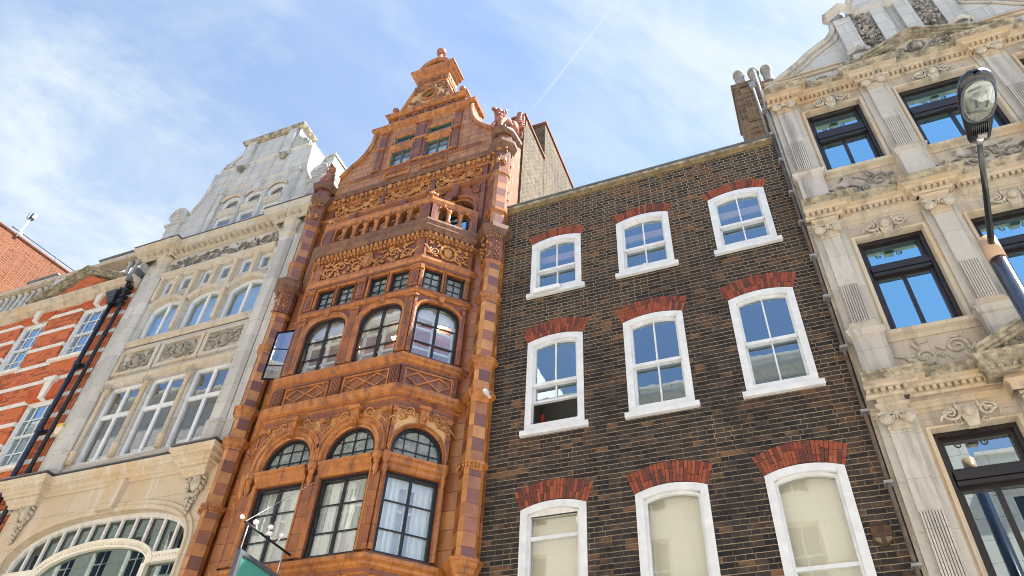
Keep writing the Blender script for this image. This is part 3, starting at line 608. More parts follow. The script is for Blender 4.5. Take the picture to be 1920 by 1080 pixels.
# ================================================================== ground
mb = MB(); mb.box(-60, 60, -40, 60, -0.5, -0.13); tag(mb.build('ground', 'pale_setts'), None, None, kind='structure')
mb = MB(); mb.box(-60, 60, -8.2, -2.75, -0.126, -0.10); tag(mb.build('road', 'pale_setts'), None, None, kind='structure')
mb = MB(); mb.box(-60, 60, -2.6, 0.6, -0.128, 0.0); mb.box(-60, 60, -2.75, -2.604, -0.127, 0.004); tag(mb.build('pavement', 'pave'), None, None, kind='structure')
mb = MB(); mb.box(-60, 60, -12.4, -8.35, -0.128, 0.0); mb.box(-60, 60, -8.346, -8.2, -0.127, 0.004); tag(mb.build('far_pavement', 'pave'), None, None, kind='structure')

# ================================================================== dark brick house
BX0, BX1 = -4.26, 1.04
house = thing('brick_house', 'flat fronted house of sooty dark brick with white sash windows under red arches', 'house', (-1.6, 0, 0))
cols = (-3.21, -1.565, 0.115)
rows = [dict(z0=10.72, zs=12.02, z1=12.12, sill=10.62, h=.215), dict(z0=7.86, zs=9.60, z1=9.69, sill=7.74, h=.31), dict(z0=4.6, zs=6.56, z1=6.66, sill=4.45, h=.31)]
W = 0.485
ops = [dict(x0=c - W, x1=c + W, z0=r['z0'], z1=r['zs'], rise=r['z1'] - r['zs'], shape='seg') for r in rows for c in cols]
ops += [dict(x0=c - W, x1=c + W, z0=0.9, z1=3.2, rise=.1, shape='seg') for c in cols[:2]]
mb = MB(); wall(mb, BX0, BX1, 0, 13.24, 0.0, ops, 0.14); mb.build('front_wall', 'brick', house)
mb = MB(); mb.box(BX0, BX1, .3, .32, 0, 13.2); mb.box(BX0 + .02, BX1 - .02, 8.98, 9, 0, 13.0); mb.box(BX0 + .01, BX0 + .02, .32, 9, 0, 13.1); mb.box(BX1 - .02, BX1 - .01, .32, 9, 0, 13.1); mb.box(BX0, BX1, .32, 9, 12.6, 12.62)
# the interior wall sheet is opened behind each window
mb = MB()
wall(mb, BX0, BX1, 0, 13.2, 0.3, ops, 0.02); mb.box(BX0 + .02, BX1 - .02, 8.98, 9, 0, 12.5); mb.build('rear_wall', 'brick', house)
mb = MB(); mb.box(BX0, BX0 + .02, .31, 9, 0, 13.2); mb.build('party_wall', 'brick_yellow', house)
mb = MB(); mb.box(BX0 + .03, BX1, .32, 9, 12.52, 12.6); mb.build('roof', 'lead', house)
mb = MB(); mb.box(BX0, BX1, .001, .3, 13.244, 13.29); mb.run([(BX0, 0), (BX1, 0)], [(0.0, 13.245), (.045, 13.25), (.045, 13.30), (0, 13.31)]); mb.build('parapet_coping', 'moss', house)
mb = MB(); mb.box(BX0, BX1, -.022, -.001, 13.135, 13.243); mb.build('creasing_course', 'crease', house)
mb = MB(); mb.run([(BX0, 0), (BX1, 0)], [(0.0, 13.312), (.06, 13.312), (.065, 13.345), (0, 13.35)]); mb.box(BX0, BX1, 0, .32, 13.312, 13.348); mb.build('lead_capping', 'lead', house)

def voussoirs(x0, x1, zs, rise, h, y, seed, two):
    rng = random.Random(seed); hw = (x1 - x0) / 2; cx = (x0 + x1) / 2; r = (hw * hw + rise * rise) / (2 * rise); cz = zs + rise - r; a = math.asin(hw / r) * 1.06; mb = MB()
    sp = 0.30; n = 22 if two else 20
    # bricks splay outwards more strongly than the soffit radius would give
    back = []
    def pt(t, q): # t -1..1 along, q 0..1 out
        xx = cx + hw * t * (1 + 0.20 * q * h / .31); zb = cz + r * math.cos(a * t); return xx, zb + q * h * (1 - .08 * t * t)
    mb.col = (0.20, 0.07, 0.045)
    for i in range(16):
        t0, t1 = -1 + i / 8, -1 + (i + 1) / 8
        mb.poly([(*pt(t0, .0)[:1], y + .004, pt(t0, .0)[1]), (pt(t1, 0)[0], y + .004, pt(t1, 0)[1]), (pt(t1, 1)[0], y + .004, pt(t1, 1)[1]), (pt(t0, 1)[0], y + .004, pt(t0, 1)[1])])
    for i in range(n):
        t0, t1 = -1 + 2 * i / n + .006, -1 + 2 * (i + 1) / n - .006
        if two:
            k = rng.choice((.33, .62)) if i % 2 else rng.choice((.66, .36)); segs = [(0.0, k - .015), (k + .015, 1.0)]
        else: segs = [(0.0, 1.0)]
        for q0, q1 in segs:
            v = rng.random(); c = (0.26 + .13 * v, 0.062 + .05 * v * v, 0.03 + .014 * v) if v > .35 else (0.14 + .2 * v, 0.05, 0.035)
            P = [pt(t0, q0), pt(t1, q0), pt(t1, q1), pt(t0, q1)]; d = rng.uniform(.004, .008)
            mb.col = c; mb.prism([(x, z) for x, z in P], y - d, y + .002, c)
    return mb
for ri, r in enumerate(rows):
    proto = None
    for ci, c in enumerate(cols):
        x0, x1, z0, zs, rise = c - W, c + W, r['z0'], r['zs'], r['z1'] - r['zs']
        mid = {0: 11.31, 1: 8.73, 2: 5.42}[ri]
        gx0, gx1 = x0 + .135, x1 - .135
        # fixed box frame, then the sashes
        fr = MB(); ol = outline(x0 + .003, x1 - .003, z0, zs, rise - .004, 'seg'); il = inset(ol, .105); loop_frame(fr, ol, il, -.012, .10)
        frame = fr.build('window', 'paint', house)
        s = MB(); s.prism([(x0 - .055, z0 - .10), (x1 + .06, z0 - .10), (x1 + .06, z0 - .012), (x0 - .055, z0 - .012)], -.06, .1); s.build('sill', 'paint', frame)
        ix0, ix1, iz0, izs, iri = x0 + .105, x1 - .105, z0 + .105, zs - .105 + .02, rise - .02
        if ri < 2:
            window(frame, ix0, ix1, mid - .015, izs, iri, 'seg', .035, .035, .05, [c], [], .023, 'paint', 'glass_dim', 'upper_sash')
            lo = 8.40 if (ri, ci) == (1, 0) else z0 + .02
            hi = mid + .012
            window(frame, ix0, ix1, lo, hi, 0, 'ell', .068, .035, .05 if ri == 0 else .055, [c], [], .023, 'paint', 'glass_dim', 'lower_sash')
            mb = MB(); mb.box(ix0, ix1, .022, .036, mid - .035, mid + .02); mb.build('meeting_rail', 'paint', frame)
        else:
            bar = {0: 6.15, 1: 5.38, 2: 5.36}[ci]
            window(frame, ix0, ix1, z0 + .02, izs if ci else 6.50, iri if ci else 0, 'seg', .035, .04, .05, [], [bar], .05, 'paint', 'glass', 'sash')
            if ci == 0:
                mb = MB(); mb.prism(outline(ix0, ix1, 6.46, izs, iri, 'seg'), .03, .07); mb.build('head_board', 'paint_old', frame)
            mb = MB(); mb.box(ix0 - .06, ix1 + .06, .2, .21, z0, 6.75); mb.build('blind', 'blind', frame)
        if ri == 0:
            mb = MB(); mb.box(ix0, ix1, .15, .18, 11.62, 11.78); mb.build('blind', 'pink_band', frame)  # plain pinkish band across the upper panes
        if ri < 2:
            room(frame, x0 - .3, x1 + .3, z0 - .1, r['z1'] + .15, .33, 1.6, 'room_pale' if (ri, ci) == (1, 0) else 'room')  # paler walls in one room stand in for a brighter lit interior
        two = ri > 0
        voussoirs(x0 - .008, x1 + .008, zs + .01, rise + .005, r['h'], -.001, ri * 10 + ci, two).build('brick_arch', 'arch', house)
# things in the open window: the red edge and patterned curtain
mb = MB(); mb.box(-3.52, -3.47, .25, .30, 7.9, 8.3); mb.build('red_curtain', plain('red_cloth', (0.25, 0.03, 0.02), 0.9, 0.1), house)

mb = MB(); mb.prism([(-3.58, 10.645), (-3.1, 10.645), (-3.1, 10.73), (-3.16, 10.735), (-3.58, 10.735)], -.13, -.09); mb.box(-3.58, -3.12, -.09, .0, 10.722, 10.737)
tag(mb.build('folded_cloth', 'white_pl'), 'white folded cloth draped over the sill of the top left sash window', 'cloth')
mb = MB(); mb.lathe((-1.60, .016, 10.742), [(.035, 0), (.04, .02), (.022, .06), (.018, .075), (.028, .09), (.024, .115), (.005, .13)], 10)
tag(mb.build('figurine', 'white_pl'), 'small white figurine on the sill of the top middle sash window', 'ornament')

# fire mark shield
sh = thing('shield_plaque', 'small brown shield plaque with a cross on the dark brick wall', 'plaque', (.775, -.02, 5.6))
pts = [(.67, 5.73), (.665, 5.60), (.69, 5.545), (.735, 5.505), (.775, 5.49), (.815, 5.505), (.86, 5.55), (.885, 5.61), (.885, 5.73)]
mb = MB(); mb.prism(pts[::1], -.03, .01); mb.build('shield_board', 'shield', sh)
mb = MB(); mb.box(.755, .795, -.042, -.031, 5.51, 5.725); mb.box(.675, .754, -.042, -.031, 5.60, 5.64); mb.box(.796, .875, -.042, -.031, 5.60, 5.64); mb.build('cross', 'shield_d', sh)
mb = MB(); mb.prism([(.69, 5.56), (.75, 5.515), (.75, 5.595), (.68, 5.595)], -.037, -.031); mb.prism([(.80, 5.515), (.86, 5.56), (.868, 5.595), (.80, 5.595)], -.037, -.031); mb.build('lower_quarters', 'shield_l', sh)

# chimney on the right party wall
ch = thing('chimney_stack', 'old brick chimney stack with three pale clay pots rising behind the dark brick parapet', 'chimney', (.86, .9, 12.5))
mb = MB(); mb.box(.60, 1.38, .5, 1.7, 12.5, 15.95); mb.build('stack', 'brick_old', ch)
mb = MB(); mb.box(.565, .985, .455, 1.75, 15.952, 16.06); mb.build('oversailing_course', 'brick_old', ch)
for i, (x, y) in enumerate(((.80, .66), (1.11, .70), (1.38, .72))):
    mb = MB(); mb.lathe((x, y, 16.06), [(.12, 0), (.125, .05), (.108, .1), (.10, .48), (.118, .52), (.125, .62), (.115, .66), (.085, .66), (.08, .3)], 16); mb.build('chimney_pot', 'pot', ch)
mb = MB(); mb.tube([(.99, .45, 15.9), (.99, .45, 13.4)], .03, 8); mb.box(.93, 1.05, .40, .50, 15.7, 15.9); mb.build('flue_pipe', 'greypipe', ch)

# pipes between brick and stone houses
dp = thing('drainpipe', 'brown drainpipe with pale clips running down between dark brick and buff stone houses', 'drainpipe', (1.01, -.09, 0))
mb = MB(); mb.tube([(1.0, -.08, 0), (1.0, -.08, 11.0), (1.0, -.06, 13.3)], .026, 8); mb.build('pipe', 'brownpipe', dp)
mb = MB(); mb.tube([(1.055, -.05, 10.9), (1.055, -.05, 15.6)], .022, 8); mb.build('upper_pipe', 'greypipe', dp)
for z in (5.2, 6.2, 7.2, 8.25, 9.2, 10.05, 10.85, 11.6, 12.5, 13.3, 14.1):
    mb = MB(); mb.box(.955, 1.06, -.125, -.0, z, z + .03); mb.build('clip', 'greypipe', dp)

# ================================================================== terracotta house
TX0, TX1, TC = -9.43, -4.262, -6.84
terra = thing('terracotta_house', 'tall orange and plum terracotta house with canted bay, balcony and curly gable', 'house', (TC, 0, 0))
F = -0.8
A_, B_, C_, D_ = (-8.70, -.12), (-8.02, F), (-5.58, F), (-4.90, -.12)
CXB = -6.80
BAYP = [A_, B_, C_, D_]
S2 = math.hypot(.68, .68)
FRONT = (B_[0], B_[1], 0, 0.0); SPR = (C_[0], C_[1], 0, R(45)); SPL = (A_[0], A_[1], 0, R(-45))
FL = 2.44
L1, L2 = (.22, 1.07), (1.38, 2.23)
LS = (.075, .885)
def faces(fn):
    for tf, lights, L in ((FRONT, (L1, L2), FL), (SPR, (LS,), S2), (SPL, (LS,), S2)): fn(tf, lights, L)
# ---- main walls
aops = [dict(x0=c - .44, x1=c + .44, z0=12.5, z1=13.62, rise=.44) for c in (-8.16, -6.84, -5.52)]
mb = MB(); wall(mb, TX0, TX1, 0, 15.3, 0, aops, .25); mb.build('front_wall', 'terra', terra)
mb = MB(); mb.box(TX0 + .02, TX1 - .02, .30, .34, 0, 12.3); mb.box(TX0 + .02, TX1 - .02, 1.6, 8, 0, 15.2); mb.build('inner_wall', 'room', terra)
mb = MB(); mb.box(TX0 + .02, TX0 + .2, .35, 8, 0, 15.6); mb.build('left_flank_wall', 'brick_yellow', terra)
mb = MB(); mb.box(TX1 - .32, TX1 - .02, .003, .47, 0, 16.0); mb.build('right_pier', 'terra', terra)
# bay walls
for tf, lights, L in ((FRONT, (L1, L2), FL), (SPR, (LS,), S2), (SPL, (LS,), S2)):
    o = []
    for a, b in lights:
        o += [dict(x0=a, x1=b, z0=5.87, z1=7.12), dict(x0=a, x1=b, z0=7.37, z1=7.50, rise=.44), dict(x0=a, x1=b, z0=9.31, z1=10.20, rise=.335, shape='sup')]
        m, q = (a + b) / 2, .04
        o += [dict(x0=a + .01, x1=m - q, z0=10.83, z1=11.33), dict(x0=m + q, x1=b - .01, z0=10.83, z1=11.33)]
        o += [dict(x0=a, x1=b, z0=1.0, z1=4.4)]
    mb = MB(tf[:3], tf[3]); wall(mb, 0, L, 0, 12.45, 0, o, .12); mb.build('bay_wall', 'terra_plum', terra)
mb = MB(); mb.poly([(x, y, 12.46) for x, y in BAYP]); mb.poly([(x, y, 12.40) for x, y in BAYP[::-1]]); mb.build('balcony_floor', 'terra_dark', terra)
# ---- bay mouldings (each a course round the bay)
P2 = [(-9.02, -.02)] + [(-8.73, -.02)] + BAYP[0:] + [(-4.87, -.02), (-4.64, -.02)]
P3 = [(-8.76, 0)] + BAYP + [(-4.84, 0)]
def course(name, prof, m='terra_mould', path=None):
    mb = MB(); mb.run(path or P3, prof)
    if m == 'terra_mould':      # recessed fascias are plum, the rolls amber, narrow steps and top slopes darker
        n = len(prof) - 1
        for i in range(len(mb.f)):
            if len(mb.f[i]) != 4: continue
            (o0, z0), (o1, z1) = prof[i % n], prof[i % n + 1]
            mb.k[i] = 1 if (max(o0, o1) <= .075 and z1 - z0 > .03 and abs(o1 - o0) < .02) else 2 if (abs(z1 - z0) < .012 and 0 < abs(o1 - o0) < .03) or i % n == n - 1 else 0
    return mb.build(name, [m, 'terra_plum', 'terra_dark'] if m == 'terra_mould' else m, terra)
course('sill_moulding', [(0, 5.55), (.03, 5.57), (.03, 5.63), (.075, 5.66), (.085, 5.70), (.13, 5.73), (.13, 5.79), (.0, 5.86)])
course('lower_string', [(0, 8.19), (.03, 8.2), (.035, 8.255), (.0, 8.26)], 'terra_mould')
course('storey_cornice', [(0, 8.262), (.03, 8.27), (.035, 8.33), (.07, 8.35), (.07, 8.39), (.115, 8.41), (.125, 8.45), (.165, 8.48), (.165, 8.54), (.0, 8.62)])
course('upper_sill', [(0, 9.01), (.025, 9.02), (.03, 9.06), (.075, 9.085), (.085, 9.12), (.125, 9.145), (.125, 9.20), (0, 9.30)])
course('string_course', [(0, 10.65), (.03, 10.66), (.035, 10.69), (.07, 10.71), (.07, 10.755), (0, 10.82)])
course('frieze_base', [(0, 11.38), (.03, 11.39), (.035, 11.45), (.085, 11.49), (.085, 11.55), (0, 11.57)])
course('frieze_ground', [(0.004, 11.575), (.006, 11.58), (.006, 12.10), (.004, 12.105)], 'terra_plum')
course('frieze_top', [(0, 12.11), (.04, 12.12), (.045, 12.15), (.05, 12.155), (.05, 12.235), (0, 12.24)], 'terra_mould')
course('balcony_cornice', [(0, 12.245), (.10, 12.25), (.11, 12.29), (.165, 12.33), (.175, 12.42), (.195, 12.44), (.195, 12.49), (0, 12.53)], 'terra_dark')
mb = MB(); mb.run(P3, [(.02, 12.158), (.0515, 12.159), (.0515, 12.234), (.02, 12.2345)])
for p, q, n in ((A_, B_, 9), (B_, C_, 24), (C_, D_, 9)): dentils(mb, p, q, n, .10, 12.16, 12.235, .55, .052)
mb.build('dentil_moulding', 'relief', terra)
mb = MB()
for tf, L in ((FRONT, FL), (SPR, S2), (SPL, S2)):
    k = MB(tf[:3], tf[3]); beads(k, .02, L - .02, int(L / .075), -.055, 12.11, .028)
    k.build('bead_moulding', 'relief', terra)
# ---- bay details per face
def bay_face(tf, lights, L, front):
    T = lambda: MB(tf[:3], tf[3])
    strips = [(0, .17), (1.14, 1.31), (FL - .17, FL)] if front else [(0, .055), (L - .07, L)]
    # pilasters
    p = T(); c = T(); co = T(); fl = T()
    for a, b in strips:
        p.box(a, b, -.035, 0.001, 7.45, 8.185); p.box(a, b, -.035, .001, 5.88, 7.05); p.box(a, b, -.035, .001, 9.32, 10.55); p.box(a, b, -.03, .001, 10.84, 11.36); p.box(a, b, -.03, .0, 11.56, 12.1)
        i = .04 if b - a > .1 else .015
        for z0, z1 in ((7.55, 8.1), (9.4, 10.45), (10.9, 11.22)): c.box(a + i, b - i, -.041, -.036, z0, z1)
        fl.box(a, b, -.05, .001, 8.63, 9.005)
        for k in range(5):
            w = (b - a - .03) / 5; fl.box(a + .015 + w * k + w * .2, a + .015 + w * k + w * .8, -.062, -.051, 8.66, 8.98)
        co.box(a - .01, b + .01, -.065, -.036, 8.10, 8.185); co.box(a - .01, b + .01, -.06, -.036, 10.56, 10.61); co.box(a - .01, b + .01, -.055, -.031, 11.25, 11.36)
        m = (a + b) / 2
        if b - a > .1:
            for dx in (-.05, .05): spiral(co, m + dx, 11.30, -.06, .035, 1.2, 0, 1 if dx > 0 else -1)
            co.ball((m, -.07, 8.14), .05, .03, .035)
            # hanging corbel under the transom
            co.lathe((m, -.05, 6.98), [(.0, 0), (.022, .02), (.02, .05), (.042, .09), (.05, .15), (.035, .20), (.05, .23), (.055, .28), (.085, .31), (.09, .38), (.06, .41)], 10)
            beads(co, m - .07, m + .07, 4, -.11, 7.25, .016)
        else: co.lathe((m, -.04, 6.98), [(.0, 0), (.02, .02), (.04, .09), (.048, .15), (.034, .20), (.05, .24), (.075, .32), (.08, .38), (.05, .41)], 8)
    p.build('pilaster', 'terra', terra); c.build('sunk_panel', 'terra_plum', terra); co.build('corbel', 'terra_mould', terra); fl.build('fluted_block', 'terra_plum', terra)
    for li, (a, b) in enumerate(lights):
        m = (a + b) / 2
        # window surrounds
        s = T(); arch_band(s, a, b, 7.50, .44, 'ell', [(-.001, .0), (.02, .02), (.035, .02), (.05, .055), (.10, .055), (.115, .03), (.15, .03), (.165, .06), (.20, .06), (.21, 0)] if front else [(-.001, .0), (.015, .02), (.03, .05), (.055, .05), (.06, .03), (.068, .0)], 0, 7.40)
        s.build('arch_moulding', 'terra_mould', terra)
        s = T(); arch_band(s, a, b, 10.20, .335, 'sup', [(-.001, 0), (.02, .03), (.05, .045), (.075, .045), (.085, .01), (.09, 0)] if front else [(-.001, .0), (.015, .03), (.04, .04), (.055, .03), (.06, .0)], 0, 9.33); s.build('arch_moulding', 'terra_mould', terra)
        s = T(); arch_band(s, a, b, 7.12, 0, 'ell', [(-.001, 0), (.015, .025), (.045, .045), (.062, .045), (.068, 0)], 0, 5.88); s.build('window_surround', 'terra_mould', terra)
        s = T()
        for q0, q1 in ((a + .01, m - .04), (m + .04, b - .01)): arch_band(s, q0, q1, 11.33, 0, 'ell', [(-.001, 0), (.006, .02), (.030, .035), (.036, 0)], 0, 10.84)
        s.build('window_surround', 'terra_mould', terra)
        # transom, keystones
        s = T(); s.run([(a - .04, 0.0), (b + .04, 0.0)], [(-.05, 7.125), (.03, 7.14), (.035, 7.20), (.075, 7.23), (.08, 7.29), (.11, 7.31), (.11, 7.35), (-.05, 7.368)]); s.build('transom', 'terra_mould', terra)
        s = T(); s.prism([(m - .05, 7.94), (m + .05, 7.94), (m + .075, 8.2), (m - .075, 8.2)], -.12, 0); s.box(m - .1, m + .1, -.15, -.02, 8.202, 8.265); s.ball((m, -.12, 8.05), .045, .04, .06); s.ball((m, -.125, 7.96), .03, .03, .03)
        s.prism([(m - .045, 10.54), (m + .045, 10.54), (m + .055, 10.69), (m - .055, 10.66)], -.085, 0); s.build('keystone', 'terra_mould', terra)
        # spandrel carving
        arc_y = -.03
        for sd in (-1, 1):
            s = T()
            e = a - .03 if sd < 0 else b + .03
            for q in range(3):
                t = .35 + .28 * q; x = m + (e - m) * (t + .12); z = 7.98 + (.19 if q == 0 else .12 if q == 1 else -.02)
                spiral(s, x, z, arc_y - .01, .075 if q == 0 else .06, 1.3, 0 if sd > 0 else math.pi, sd, .25, (sd * .09, -.1))
            rng = random.Random(li * 7 + sd + int(L * 10))
            for q in range(12):
                t = rng.uniform(.3, 1.05); x = m + (e - m) * t; z = 8.15 - max(0, (t - .45)) * .42 + rng.uniform(-.04, .03); leaf(s, x, z, arc_y, rng.uniform(.03, .05), .018, rng.uniform(0, 3), .03)
            s.build('spandrel_carving', 'relief', terra)
        g = T(); top = 8.19; cv = curve(a - .15 if front else a - .05, b + .15 if front else b + .05, 7.5, .66 if front else .5, 'ell', 16)
        for (p0, z0), (p1, z1) in zip(cv, cv[1:]): g.poly(((p0, -.008, max(z0, 7.62)), (p1, -.008, max(z1, 7.62)), (p1, -.008, top), (p0, -.008, top)))
        g.build('spandrel_ground', 'ground_tan', terra)
        # lattice panel under the upper windows
        x0, x1 = (a - .01, b + .01); s = T(); w = .028
        for z0, z1 in ((8.64, 8.67), (8.96, 8.99)): s.box(x0, x1, -.03, 0, z0, z1)
        for q in (x0, x1 - .03): s.box(q, q + .03, -.03, 0, 8.673, 8.957)
        def bar(xa, za, xb, zb, y):
            dx, dz = xb - xa, zb - za; l = math.hypot(dx, dz); nx, nz = -dz / l * w / 2, dx / l * w / 2
            s.prism([(xa - nx, za - nz), (xb - nx, zb - nz), (xb + nx, zb + nz), (xa + nx, za + nz)], y, 0)
        q0, q1 = x0 + .04, x1 - .04; u = (q1 - q0) / 4
        bar(q0, 8.815, q0 + u, 8.94, -.022); bar(q0 + u, 8.94, q0 + 3 * u, 8.69, -.020); bar(q0 + 3 * u, 8.69, q1, 8.815, -.022)
        bar(q0, 8.815, q0 + u, 8.69, -.024); bar(q0 + u, 8.69, q0 + 3 * u, 8.94, -.026); bar(q0 + 3 * u, 8.94, q1, 8.815, -.024)
        s.build('lattice_panel', 'terra_mould', terra)
        # base panels under the lower sill
        s = T()
        for q in (0, 1):
            e0, e1 = x0 + (x1 - x0) * .5 * q + .02, x0 + (x1 - x0) * .5 * (q + 1) - .02
            loop_frame(s, [(e0, 4.7), (e1, 4.7), (e1, 5.55), (e0, 5.55)], [(e0 + .03, 4.73), (e1 - .03, 4.73), (e1 - .03, 5.52), (e0 + .03, 5.52)], -.035, 0)
        s.build('base_panel', 'terra_mould', terra)
        # ---- windows
        v3 = (m,)
        w = window(terra, a, b, 5.87, 7.12, 0, 'ell', .055, .05, .045, [(m, .045, None, None)], [6.25, 6.68], .018, 'iron', 'glass', 'lower_window', tf)
        cu = T()
        for k, (e0, e1) in enumerate(((a, a + .28), (b - .30, b))):
            n = 12; P = [(e0 + (e1 - e0) * i / n, .19 + .02 * math.sin(i * 1.9 + k)) for i in range(n + 1)]
            for (xa, ya), (xb, yb) in zip(P, P[1:]): cu.poly(((xa, ya, 5.9), (xb, yb, 5.9), (xb, yb, 7.1), (xa, ya, 7.1)))
        cu.box(a - .02, b + .02, .21, .25, 6.98, 7.12); cu.box(a - .02, b + .02, .22, .24, 6.60, 6.645)
        for q in (a + .02, m - .02, b - .06): cu.box(q, q + .05, .205, .24, 5.88, 6.97)
        cu.box(a - .03, b + .03, .30, .31, 5.87, 7.12)
        cu.build('inner_sash', 'curtain', w)
        w = window(terra, a, b, 7.37, 7.50, .44, 'ell', .05, .05, .032, [a + (b - a) * k / 4 for k in (1, 2, 3)], [7.53, 7.73], .016, 'iron', 'glass_bull', 'fan_window', tf)
        cu = T(); cu.poly(((a - .02, .2, 7.3), (b + .02, .2, 7.3), (b + .02, .2, 8.0), (a - .02, .2, 8.0))); cu.build('light_screen', 'room_pale', w)
        open_r = (not front) and tf is SPR
        w = window(terra, a, b, 9.31, 10.20, .335, 'sup', .05, .05, .045, [(m, .05, None, None)], [9.65, 10.06], .018, 'iron', 'glass', 'upper_window', tf)
        cu = T()
        cu.box(a - .02, b + .02, .20, .235, 10.28, 10.56); cu.box(a - .02, b + .02, .2, .235, 10.03, 10.075)
        for q in (a, m - .03, b - .06): cu.box(q, q + .06, .205, .24, 9.32, 10.275)
        cu.box(a - .02, b + .02, .21, .24, 9.60, 9.64)
        cu.build('inner_sash', 'curtain', w)
        for k, (q0, q1) in enumerate(((a + .01, m - .04), (m + .04, b - .01))):
            window(terra, q0, q1, 10.83, 11.33, 0, 'ell', .05, .045, .03, [(q0 + q1) / 2], [11.0, 11.165], .02, 'iron', 'glass_bull', 'leaded_window', tf)
    # frieze carving
    s = T(); seg = [(.19, 1.12), (1.33, FL - .19)] if front else [(.07, L - .09)]
    for k, (e0, e1) in enumerate(seg): relief(s, e0, e1, 11.60, 12.08, -.03, 3 + k + int(L * 10), .035, not front, 10)
    if front:
        for k in range(10):
            q = k * math.pi / 5; leaf(s, 1.225 + math.cos(q) * .1, 11.84 + math.sin(q) * .16, -.05, .05, .03, q, .04)
        s.ball((1.225, -.05, 11.84), .1, .04, .15)
    s.build('frieze_carving', 'relief', terra)
bay_face(FRONT, (L1, L2), FL, True); bay_face(SPR, (LS,), S2, False); bay_face(SPL, (LS,), S2, False)
# room behind the bay with strip lights
mb = MB(); mb.poly(((-8.0, .29, 9.25), (-5.6, .29, 9.25), (-5.6, .29, 10.9), (-8.0, .29, 10.9)))
mb.poly([(x * .99 - .06, y + .14, 10.62) for x, y in BAYP[::-1]]); mb.build('bay_interior', 'room_pale', terra)
for x0, x1 in ((-7.5, -7.12), (-6.4, -6.05), (-5.55, -5.25)):
    mb = MB(); mb.box(x0, x1, -.1, -.03, 10.36, 10.39); mb.build('ceiling_light', 'tubelight', terra)
# open casement on the left splay
mb = MB((-8.12, -.72, 0), R(201))
ol = [(0, 9.33), (.34, 9.33), (.34, 10.42), (0, 10.50)]; loop_frame(mb, ol, inset(ol, .025), 0, .03); mb.box(.02, .32, .008, .022, 9.64, 9.66); mb.box(.02, .32, .008, .022, 10.02, 10.04)
w = mb.build('open_casement', 'iron', terra); g = MB((-8.12, -.72, 0), R(201)); g.poly([(x, .016, z) for x, z in inset(ol, .02)]); g.build('pane', 'glass_dim', w)


